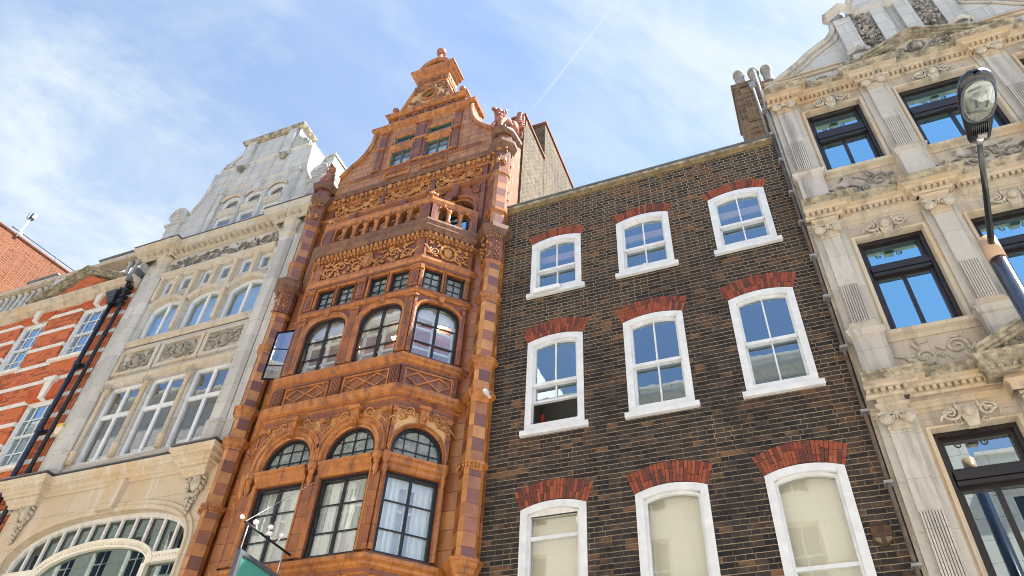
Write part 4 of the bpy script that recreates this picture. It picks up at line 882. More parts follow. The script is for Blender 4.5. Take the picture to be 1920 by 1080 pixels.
# ---- octagonal turrets at the corners
def octagon(cx, cy, r, off=0): return [(cx + r * math.cos(R(a)), cy + r * math.sin(R(a))) for a in (13, 77, 103, 167, 193, 257, 283, 347)]
def turret(cx, seed):
    rng = random.Random(seed); cy = -.13; r = .185; mb = MB()
    z = 3.0; k = 0
    bands = [5.60, 5.83, 7.19, 7.32, 8.40, 8.57, 9.1, 9.24, 10.58, 10.74, 11.56, 12.53, 13.02, 13.15, 14.24, 15.34]
    while z < 14.24:
        z1 = z + .215
        cols_ = []
        for i in range(8):
            amber = (k % 2 == 0)
            b = rng.choice(((0.53, 0.215, 0.048), (0.45, 0.165, 0.04), (0.57, 0.255, 0.06))) if amber or i % 2 else rng.choice(((0.25, 0.08, 0.038), (0.33, 0.11, 0.04), (0.21, 0.07, 0.038)))
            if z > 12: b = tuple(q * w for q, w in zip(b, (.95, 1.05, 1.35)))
            v = rng.uniform(.82, 1.15); cols_.append(tuple(q * v for q in b))
        mb.column(octagon(cx, cy, r), z + .002, z1 - .002, None, False, cols_); z = z1; k += 1
    mb.build('corner_turret', 'tile', terra)
    m = MB(); o = octagon(cx, cy, r); path = o[::-1]
    path = [o[i] for i in (4, 5, 6, 7, 0)] if False else o
    def ring(prof): m.run(o, prof, True)
    # street-side normals point outward because the outline is walked anticlockwise
    for a, b in ((5.62, 5.85), (8.40, 8.60), (9.08, 9.27)):
        h = b - a; ring([(0, a), (.02, a + h * .1), (.03, a + h * .35), (.06, a + h * .5), (.07, a + h * .7), (.085, a + h * .75), (.085, a + h * .95), (0, b)])
    for a, b in ((7.19, 7.34), (10.58, 10.76)):
        h = b - a; ring([(0, a), (.015, a + h * .1), (.015, a + h * .4), (.055, a + h * .6), (.055, a + h * .9), (0, b)])
    ring([(0, 11.52), (.03, 11.55), (.035, 11.60), (0, 11.62)]); ring([(0, 13.0), (.04, 13.03), (.045, 13.1), (0, 13.15)]); ring([(0, 14.22), (.03, 14.26), (.035, 14.32), (0, 14.34)])
    m.build('turret_band', 'terra_mould', terra)
    m = MB(); o = octagon(cx, cy, r)
    def ring2(prof): m.run(o, prof, True)
    ring2([(0, 12.2), (.05, 12.24), (.11, 12.28), (.12, 12.34), (.16, 12.38), (.17, 12.48), (.0, 12.53)])
    ring2([(0, 15.14), (.06, 15.18), (.09, 15.22), (.13, 15.26), (.14, 15.34), (0, 15.38)])
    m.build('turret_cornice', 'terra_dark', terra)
    m = MB(); m.column(octagon(cx, cy, r + .01), 14.35, 15.13); m.column(octagon(cx, cy, r + .02), 15.39, 15.66); m.column(octagon(cx, cy, r + .03), 11.63, 12.18)
    m.box(cx - .12, cx + .12, cy + .05, cy + .3, 11.7, 15.6)
    m.build('turret_head', 'terra_plum', terra)
    m = MB()
    for q in range(3, 8):
        an = R(45 * q); nx, ny = math.cos(an), math.sin(an); rr = (r + .01) * math.cos(R(22.5))
        m.ball((cx + nx * (rr + .005), cy + ny * (rr + .005), 14.68), .05, .05, .085, 8, 6)
        for t in range(8):
            u = t * math.pi / 4; tx, ty = -ny, nx; m.ball((cx + nx * (rr + .01) + tx * math.cos(u) * .06, cy + ny * (rr + .01) + ty * math.cos(u) * .06, 14.68 + math.sin(u) * .11), .018, .018, .022, 5, 4)
        for t in range(5): m.ball((cx + nx * (rr + .02) + -ny * rng.uniform(-.06, .06), cy + ny * (rr + .02) + nx * rng.uniform(-.06, .06), 15.06 + rng.uniform(-.05, .06)), .025, .025, .03, 5, 4)
        for t in range(14): m.ball((cx + nx * (rr + .03) - ny * rng.uniform(-.06, .06), cy + ny * (rr + .03) + nx * rng.uniform(-.06, .06), 11.68 + .45 * t / 14), rng.uniform(.012, .026), .02, .022, 5, 4)
        for t in (-.045, 0, .045): m.ball((cx + nx * (r + .05) - ny * t, cy + ny * (r + .05) + nx * t, 12.22), .016, .016, .03, 5, 4)
        for t in (-.05, 0, .05): m.ball((cx + nx * (r + .03) - ny * t, cy + ny * (r + .03) + nx * t, 7.24), .02, .02, .028, 5, 4)
    m.build('turret_carving', 'relief', terra)
    m = MB(); m.run([(cx - .24, .2), (cx - .2, -.2), (cx - .1, -.36), (cx + .1, -.36), (cx + .2, -.2), (cx + .24, .2)], [(0, 15.67), (.02, 15.68), (.07, 15.75), (.08, 15.82), (0, 15.87)]); m.column([(cx - .22, .2), (cx - .2, -.2), (cx - .1, -.36), (cx + .1, -.36), (cx + .2, -.2), (cx + .22, .2)], 15.68, 15.872)
    m.build('griffin_plinth', 'terra_dark', terra)
turret(-4.45, 1); turret(-9.235, 2)
# corner strip of big quoin blocks beside each turret
mb = MB(); rng = random.Random(5); z = 3.0
for x0, x1 in ((TX1 - .19, TX1), (TX0, TX0 + .12)):
    z = 3.0; k = 0
    while z < 15.2:
        h = .23; v = rng.uniform(.75, 1.2); b = rng.choice(((.50, .19, .05), (.42, .15, .05), (.36, .13, .055), (.55, .24, .06)))
        d = rng.choice((.03, .045, .06)); mb.box(x0, x1, -d, -.002, z, z + h - .006, tuple(q * v for q in b)); z += h; k += 1
mb.build('quoin_strip', 'tile', terra)
# blocks on the wall between bay and turrets
mb = MB(); rng = random.Random(9)
for x0, x1 in ((-4.93, -4.68), (-9.02, -8.76)):
    z = 4.0
    while z < 12.2:
        h = .30; v = rng.uniform(.75, 1.1); b = rng.choice(((.40, .15, .06), (.33, .12, .06), (.46, .19, .06))); mb.box(x0, x1, -.05, -.004, z, z + h - .008, tuple(q * v for q in b)); z += h
mb.build('wall_quoins', 'tile', terra)

# ---- balcony
bal = MB(); rail = MB(); bl = MB()
base = [(-8.35, .0)] + [(-8.02, -.80), (-5.58, -.80)] + [(-4.93, -.15)]
BPATH = [A_, B_, C_, D_]
rail.run(BPATH, [(-.10, 13.09), (.055, 13.10), (.06, 13.14), (.10, 13.17), (.10, 13.24), (.06, 13.28), (-.10, 13.30)])
rail.build('balcony_rail', 'terra_mould', terra)
for tf, L, n, e in ((FRONT, FL, 8, .20), (SPR, S2, 3, .12), (SPL, S2, 3, .12)):
    k = MB(tf[:3], tf[3]); st = (L - 2 * e) / n
    # pierced balustrade: arches between stout balusters
    o = [dict(x0=e + st * i + .038, x1=e + st * (i + 1) - .038, z0=12.56, z1=12.96, rise=.10) for i in range(n)]
    wall(k, 0, L, 12.535, 13.09, -.05, o, .08); k2 = MB(tf[:3], tf[3]); wall(k2, 0.02, L - .02, 12.535, 13.09, .03, o, .002)
    k.build('balustrade', 'terra', terra); k2.build('balustrade_back', 'terra_plum', terra)
    k = MB(tf[:3], tf[3])
    for i in range(1, n):
        x = e + st * i; k.lathe((x, -.06, 12.60), [(.05, 0), (.055, .08), (.03, .12), (.05, .22), (.035, .30), (.06, .34), (.06, .38), (.03, .39)], 8)
    for i in range(n):
        x = e + st * (i + .5); k.ball((x, -.08, 13.07), .03, .035, .05, 6, 4)
        k.tube([(x - st * .38, -.055, 12.96)] + [(x + st * .38 * math.cos(math.pi - t * math.pi / 8), -.055, 12.96 + .12 * math.sin(t * math.pi / 8)) for t in range(1, 8)] + [(x + st * .38, -.055, 12.96)], .016, 5)
    k.build('baluster_carving', 'terra_mould', terra)
    k = MB(tf[:3], tf[3])
    for q in (0, L - (e - .03)): k.box(q + .0, q + e - .03, -.07, .06, 12.536, 13.085)
    k.build('balcony_pier', 'terra_plum', terra)
def finial(x, y, z, s=1.0, m='relief', name='balcony_finial'):
    mb = MB(); mb.lathe((x, y, z), [(.05 * s, 0), (.03 * s, .05 * s), (.045 * s, .08 * s), (.02 * s, .10 * s)], 8); mb.ball((x, y, z + .17 * s), .055 * s); mb.ball((x - .09 * s, y, z + .09 * s), .045 * s); mb.ball((x + .09 * s, y, z + .09 * s), .045 * s); mb.ball((x, y - .08 * s, z + .10 * s), .04 * s); mb.ball((x, y, z + .25 * s), .03 * s)
    mb.build(name, m, terra)
finial(-5.60, -.80, 13.27); finial(-8.0, -.80, 13.27)

# ---- windows and dressing of the wall behind the balcony
for i, c in enumerate((-8.16, -6.84, -5.52)):
    w = window(terra, c - .44, c + .44, 12.5, 13.62, .44, 'ell', .17, .05, .04, [c - .22, c, c + .22], [12.9, 13.3, 13.62, 13.82], .025, 'iron', 'glass_blue', 'balcony_window')
    mb = MB(); arch_band(mb, c - .44, c + .44, 13.62, .44, 'ell', [(-.001, 0), (.03, .03), (.05, .03), (.07, .07), (.11, .07), (.125, .035), (.15, .035), (.16, 0)], 0, 12.6, 20); mb.build('arch_moulding', 'terra_mould', terra)
    mb = MB(); mb.prism([(c - .06, 14.08), (c + .06, 14.08), (c + .085, 14.5), (c - .085, 14.5)], -.13, -.002); mb.build('keystone', 'terra_plum', terra)
    mb = MB()
    for sd in (-1, 1):
        mb.ball((c + sd * .47, -.02, 14.32), .12, .03, .16, 10, 5); spiral(mb, c + sd * .47, 14.32, -.05, .10, 1.5, 0, sd, .2)
        for q in range(5): leaf(mb, c + sd * (.30 + .04 * q), 14.46 - .02 * q, -.03, .05, .02, q, .03)
        spiral(mb, c + sd * .56, 14.05, -.03, .06, 1.2, 1, -sd, .25)
    mb.build('spandrel_carving', 'terra_plum', terra)
mb = MB()
for x in (-8.85, -7.5, -6.18, -4.88): mb.box(x - .05, x + .05, -.05, -.003, 12.55, 14.5); mb.box(x - .055, x + .055, -.045, -.004, 14.66, 15.08)
mb.build('pilaster', 'terra_plum', terra)
fr = [(-9.05, -4.62)]
WP = [(TX0 + .38, 0), (TX1 - .40, 0)]
course('string_course', [(0, 14.51), (.04, 14.53), (.05, 14.58), (.085, 14.60), (.085, 14.645), (0, 14.65)], path=WP)
course('frieze_top', [(0, 15.08), (.04, 15.09), (.05, 15.12), (.06, 15.13), (.09, 15.30), (0, 15.31)], 'terra_mould', WP)
course('main_cornice', [(0, 15.315), (.115, 15.32), (.13, 15.36), (.155, 15.375), (.155, 15.42), (0, 15.46)], 'terra_dark', WP)
mb = MB()
n = 17
for i in range(n):
    x = -8.95 + (4.62 - 8.95 + 8.6) * 0 + i * (4.3 / n) + .12
    mb.ball((x, -.11, 15.21), .062, .055, .07, 8, 5)
    for q in range(3): mb.ball((x + .126, -.095, 15.15 + q * .055), .03, .03, .025, 5, 4)
mb.build('egg_moulding', 'relief', terra)
mb = MB()
for k, (a, b) in enumerate(((-8.78, -7.57), (-7.43, -6.25), (-6.11, -4.95))):
    relief(mb, a, b, 14.68, 15.06, -.03, 40 + k, .035, False, 12)
    for sd in (-1, 1):   # reclining cherubs holding a shield
        c = (a + b) / 2; mb.ball((c + sd * .38, -.05, 14.98), .055, .05, .06); mb.ball((c + sd * .28, -.05, 14.86), .12, .045, .065, 8, 5, sd * .5); mb.tube([(c + sd * .2, -.05, 14.82), (c + sd * .05, -.05, 14.76), (c - sd * .08, -.05, 14.80)], [.045, .035, .02], 6)
mb.build('frieze_carving', 'relief', terra)

# ---- gable
gy = -.05
right = [(-4.72, 15.55), (-4.72, 16.30), (-4.85, 16.50), (-5.0, 16.66), (-5.14, 16.80), (-5.27, 17.0), (-5.36, 17.22), (-5.42, 17.46), (-5.44, 17.84)]
left = [(2 * TC - x, z) for x, z in right]
mb = MB(); g_ops = []
pts = left[:1] + right[:1]
outl = [left[0], right[0]] + right[1:] + left[1:][::-1]
# build the face as strips so the windows can be cut
lights = ((-7.56, -6.97), (-6.60, -5.97))
def gable_half(z):
    for (x0, z0), (x1, z1) in zip(right, right[1:]):
        if z0 <= z <= z1 and z1 > z0: return TC * -1 and (x0 + (x1 - x0) * (z - z0) / (z1 - z0)) - TC
    return right[-1][0] - TC
zl = sorted({z for _, z in right} | {16.05, 16.72, 17.08, 17.33})
for z0, z1 in zip(zl, zl[1:]):
    a0, a1 = gable_half(z0 + 1e-6), gable_half(z1 - 1e-6)
    wins = lights if any(lo <= z0 and z1 <= hi for lo, hi in ((16.05, 16.72), (17.08, 17.33))) else ()
    edges = [(TC - a0, TC - a1)]
    for l, r in wins: edges += [(l, l), (r, r)]
    edges.append((TC + a0, TC + a1))
    for i in range(0, len(edges), 2):
        (p0, p1), (q0, q1) = edges[i], edges[i + 1]; mb.poly(((p0, gy, z0), (q0, gy, z0), (q1, gy, z1), (p1, gy, z1)))
for l, r in lights:
    for z0, z1 in ((16.05, 16.72), (17.08, 17.33)):
        P = [(l, z0), (r, z0), (r, z1), (l, z1)]
        for i in range(4):
            (xa, za), (xb, zb) = P[i], P[(i + 1) % 4]; mb.poly(((xa, gy, za), (xb, gy, zb), (xb, gy + .15, zb), (xa, gy + .15, za)))
mb.build('gable', 'terra_gable', terra)
mb = MB()
for P in (right, left[::-1]):
    for (x0, z0), (x1, z1) in zip(P, P[1:]): mb.poly(((x0, gy, z0), (x0, gy + .5, z0), (x1, gy + .5, z1), (x1, gy, z1)))
mb.poly([(x, gy + .5, z) for x, z in outl[::-1]]); mb.build('gable_back', 'terra', terra)
mb = MB()
for sgn in (1, -1):
    P = [(TC + sgn * (x - TC), gy - .02, z) for x, z in right[1:]]
    mb.tube([(x - sgn * .03, y, z - .03) for x, y, z in P], .06, 8)
    mb.tube([(x - sgn * .02, gy + .45, z - .03) for x, y, z in P], .06, 8)
mb.build('scroll_coping', 'terra_mould', terra)
GP = [(-8.32, gy + .5), (-8.32, gy), (-5.36, gy), (-5.36, gy + .5)]
def gcourse(name, path, prof, m='terra_mould'):
    mb = MB(); mb.run(path, prof); mb.column([(p[0], p[1]) for p in path], prof[0][1], prof[-1][1]); return mb.build(name, m, terra)
gcourse('gable_string', [(-8.62, gy), (-5.06, gy)], [(0, 15.90), (.04, 15.93), (.05, 15.98), (0, 16.0)], 'terra_plum')
gcourse('gable_cornice', [(-8.22, gy + .5), (-8.22, gy), (-5.46, gy), (-5.46, gy + .5)], [(0, 17.72), (.03, 17.74), (.035, 17.80), (.10, 17.86), (.12, 17.94), (.0, 17.99)], 'terra_mould')
for a, b in ((-7.98, -7.80), (-6.98, -6.60), (-5.88, -5.70)):
    mb = MB(); mb.box(a, b, gy - .05, gy - .002, 16.0, 17.71)
    if b - a > .3: mb.box(a + .10, b - .10, gy - .075, gy - .051, 16.1, 17.6)
    mb.build('gable_pilaster', 'terra_plum', terra)
    mb = MB()
    for z in (16.0, 16.9, 17.62): mb.box(a - .025, b + .025, gy - .09, gy - .004, z, z + .07)
    mb.build('pilaster_band', 'terra_mould', terra)
for l, r in lights:
    mb = MB(); arch_band(mb, l, r, 16.72, 0, 'ell', [(-.001, 0), (.02, .03), (.06, .04), (.075, .0)], gy, 16.06); arch_band(mb, l, r, 17.33, 0, 'ell', [(-.001, 0), (.02, .03), (.06, .04), (.075, .0)], gy, 17.09); mb.run([(l - .06, gy), (r + .06, gy)], [(0, 16.82), (.06, 16.86), (.07, 16.95), (0, 17.0)]); mb.run([(l - .08, gy), (r + .08, gy)], [(0, 15.99), (.07, 16.0), (.08, 16.03), (0, 16.045)]); mb.build('window_surround', 'terra_mould', terra)
    m = (l + r) / 2
    w = window(terra, l, r, 16.05, 16.72, 0, 'ell', gy + .02, .05, .035, [(m, .05, None, None)], [16.2, 16.45], .018, 'greenf', 'glass', 'attic_window')
    mb = MB(); mb.box(l, r, gy + .2, gy + .22, 16.42, 16.75); mb.box(l, l + .15, gy + .2, gy + .22, 16.05, 16.41); mb.box(m - .1, m + .06, gy + .2, gy + .22, 16.05, 16.41); mb.build('blind', 'curtain', w)
    window(terra, l, r, 17.08, 17.33, 0, 'ell', gy + .02, .05, .03, [l + (r - l) * k / 3 for k in (1, 2)], [], .02, 'greenf', 'glass_dim', 'attic_light')
    mb = MB(); loop_frame(mb, [(l - .05, 15.62), (r + .05, 15.62), (r + .05, 15.86), (l - .05, 15.86)], [(l - .02, 15.65), (r + .02, 15.65), (r + .02, 15.83), (l - .02, 15.83)], gy - .035, gy - .002); mb.build('base_panel', 'terra_mould', terra)
# frieze stage
mb = MB(); mb.box(-7.96, -5.72, gy + .03, gy + .5, 17.992, 18.36); mb.build('upper_frieze', 'terra_plum', terra)
mb = MB(); relief(mb, -7.80, -5.88, 18.04, 18.34, gy, 77, .035, True, 12); mb.build('frieze_carving', 'relief_plum', terra)
gcourse('upper_cornice', [(-7.94, gy + .5), (-7.94, gy), (-5.74, gy), (-5.74, gy + .5)], [(0, 18.365), (.03, 18.37), (.06, 18.43), (.10, 18.46), (.10, 18.50), (0, 18.53)], 'terra_mould')
for x in (-7.83, -5.85):
    mb = MB(); mb.column([(x - .09, gy + .0), (x + .09, gy + .0), (x + .09, gy + .35), (x - .09, gy + .35)], 18.532, 18.58); mb.lathe((x, gy + .02, 18.58), [(.08, 0), (.05, .05), (.035, .12)], 8); mb.ball((x, gy + .02, 18.77), .09, n=12, m=8)
    mb.build('ball_finial', 'griffin', terra)
# trapezoid with the oculus
tz0, tz1 = 18.532, 19.50
oc = [(-6.845 + .23 * math.cos(t * math.pi / 12), 19.03 + .25 * math.sin(t * math.pi / 12)) for t in range(24)]
quad = [(-7.60, tz0), (-6.08, tz0), (-6.40, tz1), (-7.28, tz1)]
mb = MB(); O = []
for i in range(24):
    t = i * math.pi / 12; dx, dz = math.cos(t), math.sin(t); best = 9
    for k in range(4):
        (xa, za), (xb, zb) = quad[k], quad[(k + 1) % 4]; ex, ez = xb - xa, zb - za; den = dx * ez - dz * ex
        if abs(den) < 1e-9: continue
        s_ = ((xa + 6.845) * ez - (za - 19.03) * ex) / den; u = ((xa + 6.845) * dz - (za - 19.03) * dx) / den
        if s_ > 0 and -1e-6 <= u <= 1 + 1e-6: best = min(best, s_)
    O.append((-6.845 + dx * best, 19.03 + dz * best))
for i in range(24):
    j = (i + 1) % 24; mb.poly(((oc[i][0], gy, oc[i][1]), (O[i][0], gy, O[i][1]), (O[j][0], gy, O[j][1]), (oc[j][0], gy, oc[j][1])))
    mb.poly(((oc[i][0], gy, oc[i][1]), (oc[j][0], gy, oc[j][1]), (oc[j][0], gy + .13, oc[j][1]), (oc[i][0], gy + .13, oc[i][1])))
for q in quad:
    i = min(range(24), key=lambda n: math.hypot(O[n][0] - q[0], O[n][1] - q[1])); nb = [n for n in range(24)]
    for j in ((i - 1) % 24, (i + 1) % 24):
        mb.poly(((O[i][0], gy, O[i][1]), (q[0], gy, q[1]), (O[j][0], gy, O[j][1])))
mb.build('oculus_stage', 'ground_tan', terra)
mb = MB(); mb.box(-7.2, -6.5, gy + .132, gy + .15, 18.6, 19.4); mb.build('oculus_dark', 'iron', terra)  # black panel stands in for the shade inside the opening
mb = MB(); mb.prism(quad, gy + .34, gy + .5)
for k in (1, 3):
    (xa, za), (xb, zb) = quad[k], quad[(k + 1) % 4]; mb.poly(((xa, gy, za), (xa, gy + .5, za), (xb, gy + .5, zb), (xb, gy, zb)))
mb.build('oculus_stage_back', 'terra', terra)
mb = MB(); mb.tube([(x, gy - .02, z) for x, z in oc] + [(oc[0][0], gy - .02, oc[0][1])], .045, 6); mb.build('oculus_ring', 'terra_mould', terra)
mb = MB()
for sgn in (-1, 1):
    a, b = (-6.84 + sgn * .76, tz0), (-6.84 + sgn * .44, tz1); mb.tube([(a[0], gy - .02, a[1]), (b[0], gy - .02, b[1])], .05, 6)
mb.build('raking_edge', 'terra_mould', terra)
mb = MB(); rng = random.Random(3)
for k in range(90):
    t = rng.uniform(0, 2 * math.pi); q = rng.uniform(1.35, 2.2); x, z = -6.845 + .25 * math.cos(t) * q * 1.15, 19.03 + .26 * math.sin(t) * q
    hw = .70 - .32 * (z - tz0) / (tz1 - tz0)
    if tz0 + .05 < z < tz1 - .04 and abs(x + 6.84) < hw: leaf(mb, x, z, gy - .02, rng.uniform(.04, .07), rng.uniform(.016, .03), rng.uniform(0, 3), .035)
for sgn in (-1, 1):
    spiral(mb, -6.84 + sgn * .36, 18.72, gy - .03, .11, 1.4, 0, sgn, .25); spiral(mb, -6.84 + sgn * .27, 19.33, gy - .03, .08, 1.4, 0, -sgn, .25)
mb.build('oculus_carving', 'relief_plum', terra)
# crowning block
mb = MB(); mb.box(-7.32, -6.36, gy, gy + .5, 19.502, 19.96); mb.build('crown_block', 'terra_mould', terra)
mb = MB(); relief(mb, -7.28, -6.40, 19.62, 19.88, gy - .02, 12, .03, False, 6); mb.build('frieze_carving', 'relief_plum', terra)
mb = MB()
for k in range(4): mb.ball((-6.35, gy + .06 + .12 * k, 19.75), .025, .05, .12, 6, 4)
mb.build('side_carving', 'relief', terra)
gcourse('crown_string', [(-7.32, gy + .5), (-7.32, gy), (-6.36, gy), (-6.36, gy + .5)], [(0, 19.50), (.03, 19.51), (.04, 19.57), (0, 19.59)])
gcourse('crown_cornice', [(-7.32, gy + .5), (-7.32, gy), (-6.36, gy), (-6.36, gy + .5)], [(0, 19.962), (.04, 19.98), (.06, 20.05), (.13, 20.1), (.15, 20.17), (.19, 20.19), (.19, 20.23), (0, 20.26)])
mb = MB(); cv = curve(-7.28, -6.40, 20.262, .46, 'ell', 16); mb.prism([(-7.28, 20.262), (-6.40, 20.262)] + cv[::-1][1:-1], gy + .02, gy + .5); mb.build('crown_pediment', 'terra_plum', terra)
mb = MB(); arch_band(mb, -7.20, -6.48, 20.265, .38, 'ell', [(0, .01), (.01, .07), (.06, .09), (.10, .12), (.13, .10), (.14, -.5)], gy, None, 18); mb.build('crown_arch', 'terra_mould', terra)
mb = MB(); relief(mb, -7.08, -6.60, 20.28, 20.50, gy - .01, 21, .03, True, 6); mb.build('pediment_carving', 'relief', terra)
mb = MB(); mb.lathe((-6.80, gy + .05, 20.72), [(.13, 0), (.13, .10), (.08, .15), (.065, .46)], 10); mb.ball((-6.80, gy + .05, 21.30), .145, n=14, m=9); mb.lathe((-6.98, gy + .05, 20.72), [(.06, 0), (.065, .16), (.05, .28), (.01, .31)], 8); mb.build('crown_finial', 'griffin', terra)
# rear side of the building behind the gable
mb = MB(); mb.prism([(-9.2, 15.0), (-4.6, 15.0), (-6.84, 17.6)], .46, 8); mb.build('roof', 'slate', terra)
# flank wall rising over the brick house
mb = MB(); mb.box(-4.58, -4.24, .5, 1.88, 12.0, 17.42); mb.box(-4.66, -4.24, 1.90, 7.5, 12.0, 19.05); mb.build('flank_wall', 'brick_yellow', terra)
mb = MB(); mb.box(-4.60, -4.20, .46, 1.89, 17.424, 17.50); mb.box(-4.70, -4.20, 1.86, 7.55, 19.054, 19.13); mb.build('flank_coping', plain('red_tile_coping', (0.20, 0.075, 0.05), 0.8, 0.2, var=.3), terra)

# ---- griffins
def griffin(x, y, z, s, face, label):
    g = thing('griffin_statue', label, 'statue', (x, y, z), 'terracotta griffins on the corner turrets')
    P = lambda a, b, c: (x + a * s * face, y + b * s, z + c * s)
    mb = MB()
    mb.tube([P(.12, .16, .02), P(.10, .12, .22), P(.02, .02, .40), P(-.06, -.06, .56), P(-.10, -.09, .68), P(-.13, -.12, .76)], [.20 * s, .23 * s, .19 * s, .155 * s, .12 * s, .10 * s], 12)
    mb.ball(P(-.14, -.15, .80), .115 * s, .13 * s, .11 * s, 12, 8); mb.tube([P(-.17, -.22, .82), P(-.22, -.31, .79), P(-.23, -.33, .71)], [.075 * s, .05 * s, .015 * s], 7)
    mb.ball(P(-.10, -.14, .46), .13 * s, .11 * s, .17 * s, 10, 7)
    for d in (-.10, .10):
        mb.tube([P(-.06 + d, -.14, .42), P(-.10 + d, -.22, .22), P(-.09 + d, -.22, .05), P(-.11 + d, -.32, .03)], [.075 * s, .06 * s, .05 * s, .055 * s], 7)
        mb.ball(P(.10 + d * 1.6, .0, .17), .10 * s, .18 * s, .17 * s, 8, 6); mb.ball(P(.06 + d * 1.7, -.16, .05), .065 * s, .12 * s, .055 * s, 8, 5)
    mb.tube([P(.2, .3, .1), P(.32, .32, .2), P(.33, .26, .42), P(.26, .24, .5)], [.045 * s, .04 * s, .035 * s, .05 * s], 6)
    for k in range(22):
        a = k * 2.4; mb.ball(P(-.09 + .13 * math.cos(a), -.09 + .12 * math.sin(a), .44 + .016 * k), .04 * s, .04 * s, .055 * s, 5, 4)
    mb.build('body', 'griffin', g)
    for d, yy in ((1, .10), (-1, .26)):
        mb = MB(); ol = [(.06, .30), (.16, .24), (.30, .26), (.40, .36), (.46, .52), (.46, .70), (.40, .86), (.33, .93), (.27, .90), (.25, .78), (.22, .64), (.15, .50), (.07, .42)]
        q = [(P(a, 0, c)[0], P(a, 0, c)[2]) for a, c in ol]
        if face < 0: q = q[::-1]
        mb.prism(q, y + yy * s - .03 * s, y + yy * s + .03 * s)
        for k in range(6):
            t = k / 5; mb.tube([P(.14 + .02 * k, yy - .035, .30 + .03 * k), P(.30 + .02 * k, yy - .05, .40 + .08 * k), P(.42 - .03 * t, yy - .035, .46 + .42 * t)], [.02 * s, .034 * s, .014 * s], 5)
        mb.build('wing', 'griffin', g)
    for d in (-.07, .07):
        mb = MB(); mb.tube([P(-.11 + d, -.10, .87), P(-.06 + d * 1.7, -.04, 1.0)], [.04 * s, .008 * s], 6); mb.build('ear', 'griffin', g)
    return g
griffin(-4.45, -.14, 15.872, .95, 1, 'winged terracotta griffin on the right turret beside the brick flank wall')
griffin(-9.235, -.14, 15.872, .78, -1, 'winged terracotta griffin on the left turret beside the white stone volute')
# security camera on the turret moulding
mb = MB(); mb.box(-4.25, -4.19, -.42, -.31, 8.45, 8.50); mb.box(-4.235, -4.205, -.31, -.2, 8.46, 8.49); tag(mb.build('security_camera', 'white_pl'), 'small white security camera on the right terracotta turret moulding', 'camera')

# ---- hanging sign
sg = thing('hanging_sign', 'mint green hanging sign in a dark frame on a chained bracket', 'sign', (-6.8, F, 5.9))
mb = MB(); mb.tube([(-6.80, F + .0, 5.93), (-6.80, -1.88, 5.93)], .016, 8); mb.box(-6.84, -6.76, F - .03, F, 5.87, 5.99); mb.build('bracket_bar', 'iron', sg)
mb = MB(); mb.box(-6.815, -6.785, -1.77, -1.03, 4.6, 5.52); mb.build('sign_panel', 'green', sg)
mb = MB()
for y0, y1, z0, z1 in ((-1.83, -.97, 5.522, 5.58), (-1.83, -.97, 4.54, 4.598), (-1.83, -1.772, 4.6, 5.52), (-1.028, -.97, 4.6, 5.52)): mb.box(-6.835, -6.765, y0, y1, z0, z1)
mb.build('sign_frame', 'darkframe', sg)
for y in (-1.80, -1.0):
    mb = MB(); mb.tube([(-6.8, y, 5.58), (-6.8, y, 5.925)], .008, 6); mb.build('hanger', 'chrome', sg)
mb = MB(); a = Vector((-6.80, -1.86, 5.95)); b = Vector((-6.72, F - .02, 7.05)); n = 44
for i in range(n):
    p = a.lerp(b, (i + .5) / n); d = (b - a).normalized() * .017; e = Vector((.011, 0, 0)) if i % 2 else Vector((0, -.008, -.008))
    mb.tube([p - d, p + e, p + d, p - e, p - d], .0045, 4)
mb.build('chain', 'chrome', sg)
mb = MB(); mb.tube([(-6.72, F - .02, 7.05), (-6.70, F - .05, 7.25)], .006, 5); mb.build('stay_wire', 'iron', sg)
for k, (y, sx) in enumerate(((-1.18, .05), (-1.28, -.05), (-1.44, .05), (-1.62, -.04))):
    s_ = MB(); s_.tube([(-6.8, y, 5.93), (-6.8 + sx, y, 6.03)], .01, 6); s_.lathe((-6.8 + sx * 1.3, y, 6.02), [(.015, 0), (.036, .01), (.04, .045), (.03, .055), (.0, .058)], 12); s_.build('spotlight', 'white_pl', sg)
mb = MB(); mb.ball((-6.83, -1.92, 5.98), .025, .04, .03); mb.build('end_lamp', 'white_pl', sg)

# ================================================================== white stone house
WX0, WX1, WC = -14.50, -9.432, -11.93
wh = thing('stone_gabled_house', 'pale white stone house with scrolled gable and a wide arched shopfront window', 'house', (WC, 0, 0))
wl = [(-13.55, -12.60), (-12.38, -11.41), (-11.23, -10.21)]
# three tall lights, three arched lights, six small ones
o = [dict(x0=a, x1=b, z0=8.95, z1=10.86) for a, b in wl]
o += [dict(x0=a, x1=b, z0=12.27, z1=13.16, rise=.21, shape='seg') for a, b in wl]
for a, b in wl:
    m = (a + b) / 2; o += [dict(x0=a + .04, x1=m - .07, z0=13.66, z1=14.14, reveal=.3), dict(x0=m + .07, x1=b - .04, z0=13.66, z1=14.14, reveal=.3)]
AX0, AX1 = -13.98, -9.72
o.append(dict(x0=AX0, x1=AX1, z0=4.2, z1=6.72, rise=.93, shape='sup', reveal=.3))
mb = MB(); wall(mb, WX0, WX1, 8.3, 15.3, 0, [q for q in o if q['z0'] > 8], .22); mb.build('front_wall', 'white', wh)
mb = MB(); wall(mb, WX0, WX1, 3.0, 8.3, -.05, [o[-1]], .3); mb.poly(((WX0, -.05, 0), (WX1, -.05, 0), (WX1, -.05, 3), (WX0, -.05, 3))); mb.build('ground_storey_wall', 'white_warm', wh)
mb = MB(); mb.box(WX0 + .02, WX1 - .02, 1.9, 8.5, 0, 15.2); mb.build('rear_block', 'room', wh)
